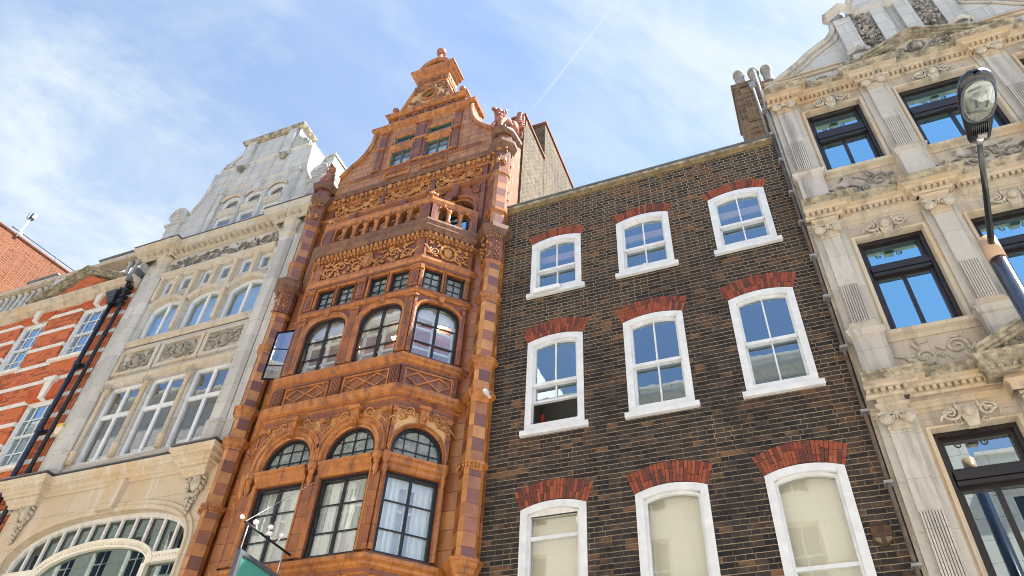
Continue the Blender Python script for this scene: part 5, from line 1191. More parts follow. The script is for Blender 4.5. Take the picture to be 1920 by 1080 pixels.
for x0, x1 in ((WX0, WX0 + .2), (WX1 - .2, WX1 - .003)):
    mb = MB(); mb.box(x0, x1, .004, 8.5, 0, 15.1); mb.build('flank_wall', 'white', wh)
# pilasters: rounded shafts on plinths
for px in (-13.92, -9.99):
    def pts(r, d): return [(px - r, 0), (px - r, -d * .5), (px - r * .62, -d), (px + r * .62, -d), (px + r, -d * .5), (px + r, 0)]
    mb = MB(); mb.column(pts(.20, .14), 9.24, 14.42); mb.build('pilaster', 'white', wh)
    mb = MB(); mb.column(pts(.23, .17), 8.62, 9.18); mb.run(pts(.20, .14), [(0, 9.18), (.04, 9.19), (.045, 9.23), (.02, 9.26), (0, 9.30)]); mb.build('pilaster_base', 'white', wh)
    mb = MB(); mb.run(pts(.20, .14), [(0, 14.42), (.02, 14.44), (.05, 14.50), (.055, 14.55), (0, 14.56)]); mb.column(pts(.185, .13), 14.56, 14.98); mb.run(pts(.185, .13), [(0, 14.85), (.02, 14.87), (.06, 14.94), (.07, 14.99), (0, 15.0)]); mb.build('capital', 'white_m', wh)
mb = MB()
for sd in (-1, 1): mb.box(WC + sd * 2.27 - .1, WC + sd * 2.27 + .1, -.07, -.002, 8.6, 14.5)
mb.build('side_strip', 'white', wh)
# cornices, with ends broken forward
def wcourse(name, path, prof, m): 
    mb = MB(); mb.run(path, prof); mb.build(name, m, wh)
UP = [(-14.48, 0), (-14.48, -.16), (-13.62, -.16), (-13.62, -.01), (-10.40, -.01), (-10.40, -.16), (-9.56, -.16), (-9.56, 0)]
wcourse('main_cornice', UP, [(0, 14.98), (.06, 14.99), (.08, 15.06), (.13, 15.08), (.15, 15.10), (.24, 15.12), (.25, 15.22), (.28, 15.26), (.29, 15.32), (0, 15.35)], 'white_m')
mb = MB(); mb.run(UP, [(-.05, 15.351), (.295, 15.352), (.30, 15.365), (-.05, 15.375)]); mb.build('cornice_lead', 'lead', wh)
mb = MB()
for i in range(19):
    x = -13.5 + i * .17; mb.prism([(x - .035, 15.02), (x + .035, 15.02), (x + .035, 15.11), (x - .035, 15.11)], -.20, -.01); mb.ball((x, -.20, 15.06), .03, .03, .04, 6, 4)
for x in (-14.35, -14.15, -13.92, -13.72, -10.3, -10.1, -9.88, -9.68): mb.box(x - .035, x + .035, -.34, -.17, 15.02, 15.11)
mb.build('modillion_moulding', 'carve', wh)
mb = MB(); relief(mb, -13.6, -10.3, 14.42, 14.88, -.02, 8, .035, False, 9); mb.build('frieze_carving', 'carve_dark', wh)
wcourse('upper_architrave', [(-13.68, 0), (-10.23, 0)], [(0, 14.15), (.06, 14.16), (.07, 14.21), (.10, 14.23), (.11, 14.28), (.14, 14.30), (.14, 14.34), (0, 14.36)], 'white_m')
for x in [(a + b) / 2 for a, b in wl] + [-12.49, -11.32, -13.58, -10.18]:
    mb = MB(); t = abs(x + 12.49) < .01 or abs(x + 11.32) < .01; mb.prism([(x - .055, 12.27 if t else 13.45), (x + .055, 12.27 if t else 13.45), (x + .055, 14.15), (x - .055, 14.15)], -.10, .12); mb.build('mullion', 'white_warm', wh)
for a, b in wl:
    m = (a + b) / 2
    mb = MB(); arch_band(mb, a, b, 13.16, .21, 'seg', [(-.001, -.15), (-.001, .06), (.03, .09), (.10, .10), (.12, .06), (.13, 0)], 0, None); mb.build('arch_moulding', 'white_m', wh)
    w = window(wh, a, b, 12.27, 13.16, .21, 'seg', .06, .06, .06, [(m, .07, None, None)], [], .03, 'paint', 'glass_dim', 'arched_window')
    c = MB(); c.box(a, b, .28, .30, 12.55, 13.35); c.build('blind', 'curtain', w)
    for q0, q1 in ((a + .04, m - .07), (m + .07, b - .04)): window(wh, q0, q1, 13.66, 14.14, 0, 'ell', .03, .05, .04, [], [], .03, 'paint', 'glass_dim', 'small_window')
wcourse('sill_course', [(-13.72, 0), (-10.18, 0)], [(0, 12.0), (.05, 12.01), (.06, 12.05), (.10, 12.08), (.10, 12.13), (0, 12.20)], 'white_m')
for i, (a, b) in enumerate(((-13.60, -12.68), (-12.42, -11.42), (-11.18, -10.26))):
    mb = MB(); loop_frame(mb, [(a - .1, 11.18), (b + .1, 11.18), (b + .1, 11.86), (a - .1, 11.86)], [(a, 11.26), (b, 11.26), (b, 11.80), (a, 11.80)], -.06, -.002); mb.build('panel_frame', 'white_m', wh)
    mb = MB(); relief(mb, a + .03, b - .03, 11.28, 11.79, -.03, 60 + i, .05, True, 7)
    rng = random.Random(i)
    for k in range(6):
        q = rng.uniform(a + .05, b - .05); leaf(mb, q, rng.uniform(11.30, 11.77), -.02, rng.uniform(.04, .075), rng.uniform(.014, .026), rng.uniform(0, 3), .035); mb.build('panel_carving', 'carve_pale', wh)
wcourse('string_course', [(-13.72, 0), (-10.18, 0)], [(0, 10.87), (.03, 10.88), (.035, 10.93), (.07, 10.96), (.085, 11.01), (.085, 11.045), (0, 11.09)], 'white_m')
for i, (a, b) in enumerate(wl):
    m = (a + b) / 2
    w = window(wh, a, b, 8.95, 10.86, 0, 'ell', .06, .07, .06, [(m, .08, None, None)], [(10.12, .10)], .03, 'paint', 'glass', 'tall_window')
    c = MB(); c.box(a + .02, b - .02, .24, .26, 9.16, 9.24); c.build('inner_rail', 'cream', w)
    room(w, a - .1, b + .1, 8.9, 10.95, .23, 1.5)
for x in (-13.60, -12.49, -11.32, -10.17):
    mb = MB(); mb.lathe((x, -.03, 8.95), [(.07, 0), (.07, .24), (.085, .26), (.085, .29), (.052, .32), (.05, 1.0), (.044, 1.62), (.058, 1.64), (.044, 1.67), (.065, 1.74), (.09, 1.80), (.09, 1.92)], 12); mb.build('colonnette', 'white_warm', wh)
    mb = MB()
    for sd in (-1, 1): spiral(mb, x + sd * .06, 10.80, -.12, .04, 1.2, 0, sd)
    mb.ball((x, -.13, 10.74), .04, .03, .05); mb.build('capital', 'carve', wh)
# shopfront cornice
LP = [(-14.62, 0), (-14.62, -.22), (-13.72, -.22), (-13.72, -.06), (-10.30, -.06), (-10.30, -.22), (-9.66, -.22), (-9.66, 0)]
wcourse('shop_cornice', LP, [(0, 8.23), (.02, 8.24), (.03, 8.28), (.07, 8.30), (.08, 8.36), (.14, 8.39), (.15, 8.46), (.19, 8.49), (.20, 8.56), (0, 8.60)], 'white_warm')
for x0, x1 in ((-14.60, -13.74), (-10.28, -9.68)):
    mb = MB(); mb.run([(x0, 0), (x0, -.20), (x1, -.20), (x1, 0)], [(-.10, 8.06), (-.06, 8.07), (-.05, 8.13), (-.01, 8.16), (.0, 8.21), (.02, 8.225), (-.1, 8.228)]); mb.build('cornice_corbel', 'white_warm', wh)
mb = MB(); mb.run(LP, [(-.1, 8.601), (.205, 8.602), (.21, 8.622), (-.1, 8.64)]); mb.build('cornice_lead', 'lead', wh)
wcourse('window_sill', [(-13.60, 0), (-10.20, 0)], [(0, 8.64), (.13, 8.65), (.14, 8.71), (.08, 8.75), (.08, 8.80), (0, 8.90)], 'white_m')
mb = MB(); mb.prism([(-12.02, 7.68), (-11.68, 7.68), (-11.61, 8.27), (-11.97, 8.27)], -.16, -.04); mb.box(-12.04, -11.65, -.19, -.05, 7.66, 7.70); mb.build('keystone', 'white_warm', wh)
mb = MB(); arch_band(mb, AX0, AX1, 6.72, .93, 'sup', [(-.001, -.25), (-.001, .03), (.05, .05), (.07, .05), (.09, .02), (.16, .03), (.18, 0)], -.05, 4.2, 26); mb.build('arch_moulding', 'white_warm', wh)
for px, sd in ((-14.0, -1), (-9.88, 1)):   # carved cartouche brackets
    mb = MB(); y = -.10; mb.ball((px, y, 7.93), .105, .07, .17, 10, 7)
    for k in range(14):
        a = k * 2 * math.pi / 14; leaf(mb, px + .17 * math.cos(a), 7.92 + .23 * math.sin(a), y, .06, .03, a + .6, .05)
    for s_ in (-1, 1): spiral(mb, px + s_ * .11, 8.17, y - .03, .075, 1.4, 0, s_, .25); spiral(mb, px + s_ * .09, 7.64, y, .06, 1.4, 1, s_, .25)
    for k in range(9): leaf(mb, px + (.05 if k % 2 else -.05) * (1 - k / 12), 7.60 - .035 * k, y, .055 - .003 * k, .03, k, .04)
    mb.build('cartouche', 'carve', wh)
# the great fanlight
fan = MB(); ol = outline(AX0 + .002, AX1 - .002, 4.2, 6.72, .928, 'sup', 26); loop_frame(fan, ol, inset(ol, .085), .08, .16)
inn = curve(-13.15, -10.50, 6.62, .47, 'ell', 20)
for i in range(11):
    x0 = -13.60 + i * .345; zt = head_z(x0 + .03, AX0, AX1, 6.72, .93, 'sup') - .06; xb = x0 - .0; zb = max(6.72, head_z(min(max(x0, -13.149), -10.501), -13.15, -10.50, 6.62, .47, 'ell') + .04)
    if zt > zb: fan.prism([(x0 - .024, zb), (x0 + .024, zb), (x0 + .034, zt), (x0 - .014, zt)], .085, .13)
fw = fan.build('shop_window', 'paint_old', wh)
mb = MB(); arch_band(mb, -13.10, -10.55, 6.62, .42, 'ell', [(-.001, -.1), (0, .05), (.03, .07), (.05, .04), (.10, .05), (.12, .08), (.145, .08), (.15, -.1)], .12, None, 24); mb.box(-10.56, AX1 + .02, .05, .2, 6.62, 6.80); mb.box(AX0 - .02, -13.09, .05, .2, 6.62, 6.80)
mb.box(-10.60, -10.50, .05, .2, 4.0, 6.62); mb.box(-13.15, -13.05, .05, .2, 4.0, 6.62); mb.build('transom_arch', 'cream', fw)
mb = MB(); cv = curve(-13.17, -10.48, 6.62, .49, 'ell', 46)
for x, z in cv: mb.ball((x, .075, z + .0), .018, .03, .03, 5, 4, .5)
for x in (-10.4, -10.33, -10.26, -10.19, -10.12, -10.05, -9.98, -9.91, -9.84): mb.ball((x, .05, 6.71), .018, .03, .03, 5, 4, .5)
mb.build('bead_moulding', 'cream', fw)
mb = MB(); mb.poly([(x, .14, z) for x, z in inset(ol, .05)]); mb.build('pane', 'glass_shop', fw); room(fw, AX0, AX1, 3.0, 7.7, .34, 1.8)
# gable
gp = [(2.50, 15.36), (2.50, 16.55), (1.95, 16.86), (1.90, 17.02), (1.78, 17.30), (1.73, 17.6), (1.70, 18.0), (1.69, 18.50), (1.52, 18.56), (1.50, 18.72), (1.30, 18.92), (1.08, 19.10), (.98, 19.25), (.97, 19.60)]
GC = -12.03
def gwidth(z):
    for (a, z0), (b, z1) in zip(gp, gp[1:]):
        if z0 <= z <= z1 and z1 > z0: return a + (b - a) * (z - z0) / (z1 - z0)
    return gp[-1][0]
gl = [(-12.76, -12.28), (-12.01, -11.55), (-11.27, -10.87)]
gl = [(-12.85, -12.30), (-12.10, -11.57), (-11.36, -10.84)]
zl = sorted({z for _, z in gp} | {15.86, 16.26, 16.58, 17.05})
mb = MB()
for z0, z1 in zip(zl, zl[1:]):
    a0, a1 = gwidth(z0 + 1e-6), gwidth(z1 - 1e-6); wins = gl if (15.86 <= z0 and z1 <= 16.26) or (16.58 <= z0 and z1 <= 17.05) else ()
    e = [(GC - a0, GC - a1)]
    for l, r in wins: e += [(l, l), (r, r)]
    e.append((GC + a0, GC + a1))
    for i in range(0, len(e), 2): (p0, p1), (q0, q1) = e[i], e[i + 1]; mb.poly(((p0, 0, z0), (q0, 0, z0), (q1, 0, z1), (p1, 0, z1)))
for l, r in gl:
    for z0, z1, rise in ((15.86, 16.26, 0), (16.58, 16.89, .155)):
        P = outline(l, r, z0, z1, rise, 'seg'); n = len(P)
        for i in range(n):
            (xa, za), (xb, zb) = P[i], P[(i + 1) % n]; mb.poly(((xa, 0, za), (xb, 0, zb), (xb, .2, zb), (xa, .2, za)))
        if rise:
            cv = curve(l, r, z1, rise, 'seg')
            for (xa, za), (xb, zb) in zip(cv, cv[1:]):
                if 17.05 - min(za, zb) > 1e-5: mb.poly(((xa, 0, za), (xb, 0, zb), (xb, 0, 17.05), (xa, 0, 17.05)))
mb.build('gable', 'gablew', wh)
mb = MB()
for sg_ in (1, -1):
    for (a, z0), (b, z1) in zip(gp, gp[1:]): mb.poly(((GC + sg_ * a, .001, z0), (GC + sg_ * a, .55, z0), (GC + sg_ * b, .55, z1), (GC + sg_ * b, .001, z1)))
mb.poly([(GC + a, .55, z) for a, z in gp][::-1] + [(GC - a, .55, z) for a, z in gp]); mb.build('gable_back', 'gablew', wh)
mb = MB(); mb.box(-10.75, -10.05, .56, 1.6, 15.2, 18.55); mb.build('chimney', 'gablew', wh)
mb = MB(); mb.box(-10.78, -10.02, .53, 1.63, 18.554, 18.64); mb.build('chimney_cap', 'gablew', wh)
mb = MB()
for sg_ in (1, -1): mb.tube([(GC + sg_ * (a - .02), -.01, z) for a, z in gp[2:8]], .045, 6); mb.tube([(GC + sg_ * (a - .02), -.01, z) for a, z in gp[8:]], .04, 6)
mb.build('gable_roll', 'gablew', wh)
for sg_ in (1, -1):
    mb = MB(); cx = GC + sg_ * 2.32; cz = 16.92
    n = 22; P = [(cx + .29 * math.cos(2 * math.pi * k / n), cz + .27 * math.sin(2 * math.pi * k / n)) for k in range(n)]; mb.prism(P, -.10, .5)
    pts = []; 
    for k in range(30): t = k / 29; r = .25 * (1 - t * .9); a = math.pi / 2 + sg_ * -t * 4 * math.pi; pts.append((cx + r * math.cos(a), -.11, cz + r * math.sin(a) * .93))
    mb.tube(pts, .028, 5, .8); mb.box(cx - .34, cx + .34, -.08, .5, 16.54, 16.63); mb.box(cx - .22, cx + .22, -.06, .5, 15.36, 16.535)
    mb.build('volute', 'gablew', wh)
    mb = MB(); mb.ball((cx - sg_ * .18, -.08, 15.62), .14, .08, .2, 8, 6); spiral(mb, cx - sg_ * .15, 15.95, -.08, .12, 1.4, 0, sg_, .25); spiral(mb, cx - sg_ * .2, 15.55, -.08, .15, 1.3, 0, -sg_, .25); mb.build('scroll_foot', 'gablew', wh)
    mb = MB(); cx = GC + sg_ * 1.28; P = [(cx + .15 * math.cos(2 * math.pi * k / 14), 18.76 + .13 * math.sin(2 * math.pi * k / 14)) for k in range(14)]; mb.prism(P, -.06, .3)
    spiral(mb, cx, 18.76, -.07, .12, 1.5, 0, sg_, .2); mb.build('upper_volute', 'gablew', wh)
    mb = MB(); mb.box(GC + sg_ * .72 - .14, GC + sg_ * .72 + .14, -.09, -.002, 18.45, 19.6); mb.prism([(GC + sg_ * .72 - .19, 18.42), (GC + sg_ * .72 + .19, 18.42), (GC + sg_ * .72 + .14, 18.52), (GC + sg_ * .72 - .14, 18.52)], -.12, -.003); mb.build('gable_pilaster', 'gablew', wh)
    mb = MB(); x = GC + sg_ * .72; mb.ball((x, -.09, 18.30), .09, .10, .13, 8, 6); mb.ball((x - .03, -.17, 18.32), .03, .03, .03); mb.ball((x + .03, -.17, 18.32), .03, .03, .03); mb.ball((x, -.17, 18.24), .03, .04, .05); mb.build('grotesque_mask', 'carve_dark', wh)
mb = MB(); mb.run([(GC - 1.52, 0), (GC + 1.52, 0)], [(0, 18.50), (.04, 18.52), (.06, 18.58), (0, 18.6)]); mb.run([(GC - 1.66, 0), (GC + 1.66, 0)], [(0, 17.85), (.02, 17.86), (.02, 17.89), (0, 17.9)]); mb.run([(GC - 1.12, 0), (GC + 1.30, 0)], [(0, 17.42), (.03, 17.44), (.05, 17.48), (0, 17.5)]); mb.build('gable_string', 'gablew', wh)
mb = MB(); mb.run([(GC - .97, .55), (GC - .97, -.02), (GC + .97, -.02), (GC + .97, .55)], [(0, 19.57), (.08, 19.60), (.12, 19.68), (.12, 19.73), (0, 19.76)]); mb.box(GC - .97, GC + .97, -.02, .55, 19.58, 19.755); mb.build('gable_cap', 'moss', wh)
for x in (-13.05, -10.55):
    mb = MB(); mb.box(x - .09, x + .09, -.07, -.002, 15.4, 17.3); mb.box(x - .12, x + .12, -.10, -.003, 17.3, 17.42); mb.build('gable_pilaster', 'gablew', wh)
for x in (-12.20, -11.465):
    mb = MB(); mb.box(x - .06, x + .06, -.05, .1, 15.5, 16.95); mb.build('mullion', 'gablew', wh)
mb = MB(); mb.prism([(-11.88, 17.02), (-11.70, 17.02), (-11.68, 17.40), (-11.90, 17.40)], -.10, -.002); mb.build('keystone', 'gablew', wh)
for l, r in gl:
    mb = MB(); arch_band(mb, l - .02, r + .02, 16.90, .15, 'seg', [(0, .03), (.03, .07), (.08, .07), (.10, .0)], 0); mb.run([(l - .02, 0), (r + .02, 0)], [(-.15, 16.28), (.02, 16.30), (.03, 16.42), (.05, 16.45), (.05, 16.53), (-.15, 16.565)]); mb.build('window_hood', 'white_m', wh)
    w = window(wh, l, r, 15.86, 16.26, 0, 'ell', .03, .06, .05, [], [], .03, 'paint', 'glass', 'gable_window')
    w = window(wh, l, r, 16.58, 16.89, .155, 'seg', .03, .06, .05, [], [], .03, 'paint', 'glass', 'gable_light')
    mb = MB(); mb.box(l, r, .14, .16, 16.58, 17.0); mb.build('blind', plain('brown_blind', (0.20, 0.09, 0.05), 0.9, 0.1), w)
mb = MB(); mb.prism([(-14.2, 15.0), (-9.6, 15.0), (-10.8, 17.5), (-13.2, 17.5)], .6, 8); mb.build('roof', 'slate', wh)
al = thing('alarm_box', 'pale alarm box with a yellow cap on the white stone corner beside the black pipes', 'alarm', (-14.38, -.03, 9.95))
mb = MB(); mb.prism([(-14.46, 9.80), (-14.30, 9.80), (-14.28, 9.98), (-14.48, 9.98)], -.12, .0); mb.build('case', plain('alarm_beige', (0.62, 0.56, 0.42), .5), al); mb = MB(); mb.prism([(-14.48, 9.984), (-14.28, 9.984), (-14.30, 10.05), (-14.46, 10.05)], -.13, 0); mb.build('cap', 'yellow_pl', al)

# ================================================================== red brick house
RX0, RX1 = -23.98, -14.52
rh = thing('red_brick_house', 'red brick house with white stone bands, sash windows and a small pediment', 'house', (-18, 0, 0))
rw = [(-20.42, -19.46), (-18.31, -17.35), (-16.18, -15.22)]
o = []
for a, b in rw: o += [dict(x0=a, x1=b, z0=12.33, z1=13.97), dict(x0=a, x1=b, z0=9.27, z1=11.04)]
o += [dict(x0=a - 4.2, x1=b - 4.2, z0=z0, z1=z1) for a, b in rw[:1] for z0, z1 in ((12.33, 13.97), (9.27, 11.04))]
mb = MB(); wall(mb, RX0, RX1, 0, 14.3, 0, o, .14); mb.build('front_wall', 'brick_red', rh)
mb = MB(); mb.box(RX0, RX1 - .02, 1.6, 8, 0, 14.4); mb.build('rear_block', 'room', rh)
for z in (13.98, 13.42, 12.83, 12.22, 11.62, 11.04, 10.46, 9.87, 9.28, 8.68, 8.1, 7.5, 6.9):
    mb = MB()
    segs = [RX0] + [q for a, b in [(r[0] - 4.2, r[1] - 4.2) for r in rw[:1]] + rw for q in (a, b)] + [RX1]
    solid = z > 14 or z in (11.62, 8.68, 8.1, 7.5, 6.9)
    if solid: mb.box(RX0, RX1, -.012, .001, z - .055, z + .055)
    else:
        for a, b in zip(segs[::2], segs[1::2]):
            a2 = a - .012 if a > RX0 else a; b2 = b + .012 if b < RX1 else b
            mb.box(a2 if a > RX0 else a, b2, -.012, .14, z - .055, z + .055)
    mb.build('stone_band', 'band', rh)
for a, b in rw:
    m = (a + b) / 2
    for z0, z1, f in ((12.33, 13.97, 0), (9.27, 11.04, 1)):
        mb = MB(); mb.prism([(a - .04, z1 + .002), (b + .04, z1 + .002), (b + .16, z1 + .38), (a - .16, z1 + .38)], -.02, .1); mb.build('lintel', 'rubbed', rh)
        mb = MB(); mb.prism([(m - .07, z1 - .01), (m + .07, z1 - .01), (m + .12, z1 + .46), (m - .12, z1 + .46)], -.09, .05); mb.box(m - .19, m + .19, -.12, .02, z1 + .461, z1 + .58); mb.build('keystone', 'band', rh)
        mb = MB(); mb.run([(a - .1, 0), (b + .1, 0)], [(-.1, z0 - .13), (.07, z0 - .12), (.08, z0 - .05), (.06, z0 - .01), (-.1, z0)]); mb.build('sill', 'band', rh)
        mid = (z0 + z1) / 2 - .02
        fr = MB(); ol = outline(a, b, z0, z1); loop_frame(fr, ol, inset(ol, .075), .06, .14); w = fr.build('window', 'paint', rh)
        window(w, a + .075, b - .075, mid - .02, z1 - .075, 0, 'ell', .085, .03, .035, [a + (b - a) * k / 3 for k in (1, 2)], [(mid + z1 - .05) / 2], .025, 'paint', 'glass_dim', 'upper_sash')
        window(w, a + .075, b - .075, z0 + .02, mid + .02, 0, 'ell', .115, .03, .04, [a + (b - a) * k / 3 for k in (1, 2)], [(z0 + mid) / 2], .025, 'paint', 'glass_dim', 'lower_sash')
        room(w, a - .2, b + .2, z0 - .1, z1 + .1, .16, 1.5)
# white leaf stickers in the top right window
mb = MB(); rng = random.Random(2)
for k in range(26): mb.ball((-15.38 + rng.uniform(-.13, .1), .122, 12.62 + rng.uniform(-.16, .2)), .012, .003, .045, 6, 4, .5)
mb.build('leaf_sticker', 'white_pl', rh)
# cornice, pediment, balustrade
mb = MB(); mb.run([(RX0, 0), (RX1, 0)], [(0, 14.22), (.06, 14.24), (.07, 14.30), (.16, 14.34), (.20, 14.40), (.26, 14.44), (.27, 14.50), (0, 14.54)]); mb.build('cornice', 'stone_m', rh)
PC = -16.65
mb = MB(); mb.prism([(PC - 1.5, 14.545), (PC + 1.5, 14.545), (PC, 15.30)], -.06, .2); mb.build('pediment_field', 'brick_red', rh)
mb = MB()
for sgn in (-1, 1):
    dx, dz = 1.72, .84; l = math.hypot(dx, dz); nx, nz = dz / l, dx / l
    def q(t, o): return (PC + sgn * (dx * (1 - t) + nx * o), 14.545 + dz * t + nz * o)
    for o0, o1, y in ((-.02, .03, -.14), (.032, .07, -.20), (.072, .11, -.27)):
        P = [q(0, o0), q(1, o0) if False else (PC, 14.545 + dz + o0 / nz * 1.0), (PC, 14.545 + dz + o1 / nz), q(0, o1)]
        if sgn < 0: P = P[::-1]
        mb.prism(P, y, .2)
mb.build('raking_cornice', 'moss', rh)
mb = MB(); mb.box(RX0, RX1, .12, .4, 14.55, 14.70); mb.box(RX0, RX1, .08, .44, 15.84, 15.97); mb.build('balustrade_rail', 'stone_m', rh)
x = -24.6
while x < -14.9:
    if not (PC - .8 < x < PC + .8):
        mb = MB(); mb.lathe((x, .26, 14.7), [(.09, 0), (.09, .08), (.05, .14), (.085, .4), (.06, .72), (.045, 1.0), (.08, 1.06), (.08, 1.14)], 8); mb.build('baluster', 'gablew', rh)
    x += .26
for x in (-14.72, -18.25, -21.5):
    mb = MB(); mb.box(x - .2, x + .2, .1, .42, 14.702, 15.838); mb.build('balustrade_pier', 'gablew', rh)
mb = MB(); mb.prism([(RX0, 14.4), (RX1 - .02, 14.4), (RX1 - .02, 15.6), (RX0, 15.6)], 1.0, 7.9); mb.build('roof', 'slate', rh)
for x0, x1 in ((-21.3, -20.1), (-18.3, -17.0)):
    mb = MB(); mb.box(x0, x1, .9, 2.2, 15.5, 17.30); mb.build('dormer', 'paint', rh)
    mb = MB(); mb.box(x0 - .06, x1 + .06, .84, 2.3, 17.302, 17.36); mb.build('dormer_roof', 'lead', rh)
mb = MB(); mb.box(-14.73, -14.56, -.27, .2, 14.32, 14.56); mb.box(-14.70, -14.58, -.22, .2, 14.57, 14.80); mb.build('gutter_end', 'lead', rh)

d1 = thing('drainpipe', 'dark blue-black drainpipe with a flared hopper head on the red brick house', 'drainpipe', (-14.98, -.12, 0))
mb = MB(); mb.tube([(-14.98, -.12, 0), (-14.98, -.12, 13.75)], .055, 12)
for z in (11.75, 9.95, 8.0, 6.0): mb.lathe((-14.98, -.12, z), [(.055, 0), (.072, .01), (.072, .10), (.055, .11)], 12); mb.box(-15.10, -14.86, -.06, .0, z, z + .08)
mb.build('pipe', 'bluepipe', d1)
mb = MB(); mb.column([(-15.09, -.21), (-14.87, -.21), (-14.87, -.01), (-15.09, -.01)], 13.70, 13.78); mb.run([(-15.06, 0), (-15.06, -.18), (-14.90, -.18), (-14.90, 0)], [(0, 13.68), (.015, 13.71), (.015, 13.78), (.06, 13.83), (.06, 13.88), (.085, 13.90), (.085, 13.96), (.11, 13.98), (.11, 14.03), (0, 14.03)]); mb.tube([(-14.98, -.12, 14.05), (-14.92, -.12, 14.22), (-14.82, -.05, 14.2)], .05, 8); mb.build('hopper_head', 'bluepipe', d1)
d2 = thing('drainpipe', 'second black drainpipe hugging the edge of the white stone house', 'drainpipe', (-14.62, -.10, 0))
mb = MB(); mb.tube([(-14.62, -.10, 0), (-14.62, -.10, 13.5), (-14.65, -.14, 13.85), (-14.66, -.2, 14.3)], .046, 10)
for z in (12.6, 10.4, 8.9, 7.0): mb.lathe((-14.62, -.10, z), [(.046, 0), (.06, .01), (.06, .09), (.046, .10)], 10)
for z in (13.62, 13.8, 13.98, 14.15): mb.box(-14.70, -14.58, -.21, -.05, z, z + .09)
mb.build('pipe', 'blackpipe', d2)

# ================================================================== orange brick building behind
ob = thing('orange_brick_building', 'sunlit blank flank wall of an orange brick building rising behind the red house', 'building', (-24, 4, 0))
mb = MB(); mb.v = [(x, y, z) for x in (-34, -24) for y, z in ((.0, 0), (12, 0), (12, 21.8), (.0, 20.36))]; mb.f = [(0, 1, 2, 3), (7, 6, 5, 4), (0, 3, 7, 4), (3, 2, 6, 7), (2, 1, 5, 6)]; mb.c = [(1, 1, 1)] * 5; mb.k = [0] * 5; mb.sm = [False] * 5; mb.build('flank_wall', 'brick_orange', ob)
mb = MB(); mb.tube([(-24.0, -.02, 20.40), (-24.0, 12, 21.84)], .06, 6); mb.build('coping', plain('brown_coping', (0.22, 0.10, 0.06), .8), ob)
mb = MB(); mb.tube([(-23.97, .82, 20.45), (-23.97, .86, 21.45)], .03, 8); mb.box(-24.1, -23.85, .78, .90, 20.5, 20.62); mast = thing('roof_floodlight', 'small floodlight on a pale pole at the edge of the orange brick roof', 'floodlight', (-23.97, .82, 20.4)); mb.build('pole', 'white_pl', mast)
mb = MB(); mb.box(-24.08, -23.86, .80, .95, 21.42, 21.66); mb.box(-24.0, -23.95, .72, .80, 21.35, 21.6); mb.build('lamp_head', 'darkframe', mast)
mb = MB(); mb.tube([(-23.95, .5, 20.62), (-23.95, .9, 20.68), (-23.95, 3.4, 20.98), (-23.95, 9, 21.6)], .022, 6)
for y in (.86, 2.4, 4.2): mb.tube([(-23.95, y, 20.3 + .12 * y), (-23.95, y, 20.6 + .12 * y)], .015, 5)
mb.build('roof_rail', 'darkframe', mast)

# ================================================================== buff stone house on the right
SX0, SX1 = 1.05, 9.3
st = thing('stone_house', 'ornate buff stone house with fluted pilasters, pediments and dark framed windows', 'house', (5, 0, 0))
pil = [1.33, 2.895, 4.77, 6.335, 8.2]
bays = [(1.655, 2.575, 'n'), (3.20, 4.46, 'w'), (5.09, 6.01, 'n'), (6.64, 7.9, 'w')]
STO = [dict(z0=11.92, z1=13.68, sill=11.92, tb=(12.88, 13.20), pt=13.80, pb=11.95, fl=12.84, cap=(13.82, 14.04), ct=14.25, c0=14.02, glass='glass_blue', fm='bronze'),
       dict(z0=8.40, z1=10.24, sill=8.40, tb=(9.51, 9.76), pt=10.35, pb=8.50, fl=9.31, cap=(10.37, 10.60), ct=10.99, c0=10.60, glass='glass_blue', fm='bronze'),
       dict(z0=4.35, z1=6.84, sill=4.35, tb=(6.11, 6.35), pt=6.89, pb=4.45, fl=5.79, cap=(6.90, 7.10), ct=7.56, c0=7.10, glass='glass_flat', fm='bronze')]
o = [dict(x0=a, x1=b, z0=s['z0'], z1=s['z1']) for s in STO for a, b, _ in bays]
mb = MB(); wall(mb, SX0, SX1, 0, 14.4, -.02, o, .16); mb.build('front_wall', 'stone', st)
mb = MB(); mb.box(SX0 + .002, SX0 + .3, .0, 9, 0, 14.3); mb.box(SX1 - .3, SX1, -.015, 9, 0, 14.3); mb.build('flank_wall', 'stone', st)
mb = MB(); mb.box(SX0 + .3, SX1 - .3, 1.8, 9, 0, 14.2); mb.build('rear_block', 'room', st)
mb = MB(); mb.prism([(SX0 + .1, 14.0), (SX1, 14.0), (SX1, 14.35), (SX0 + .1, 14.35)], .3, 9); mb.build('roof', 'slate', st)
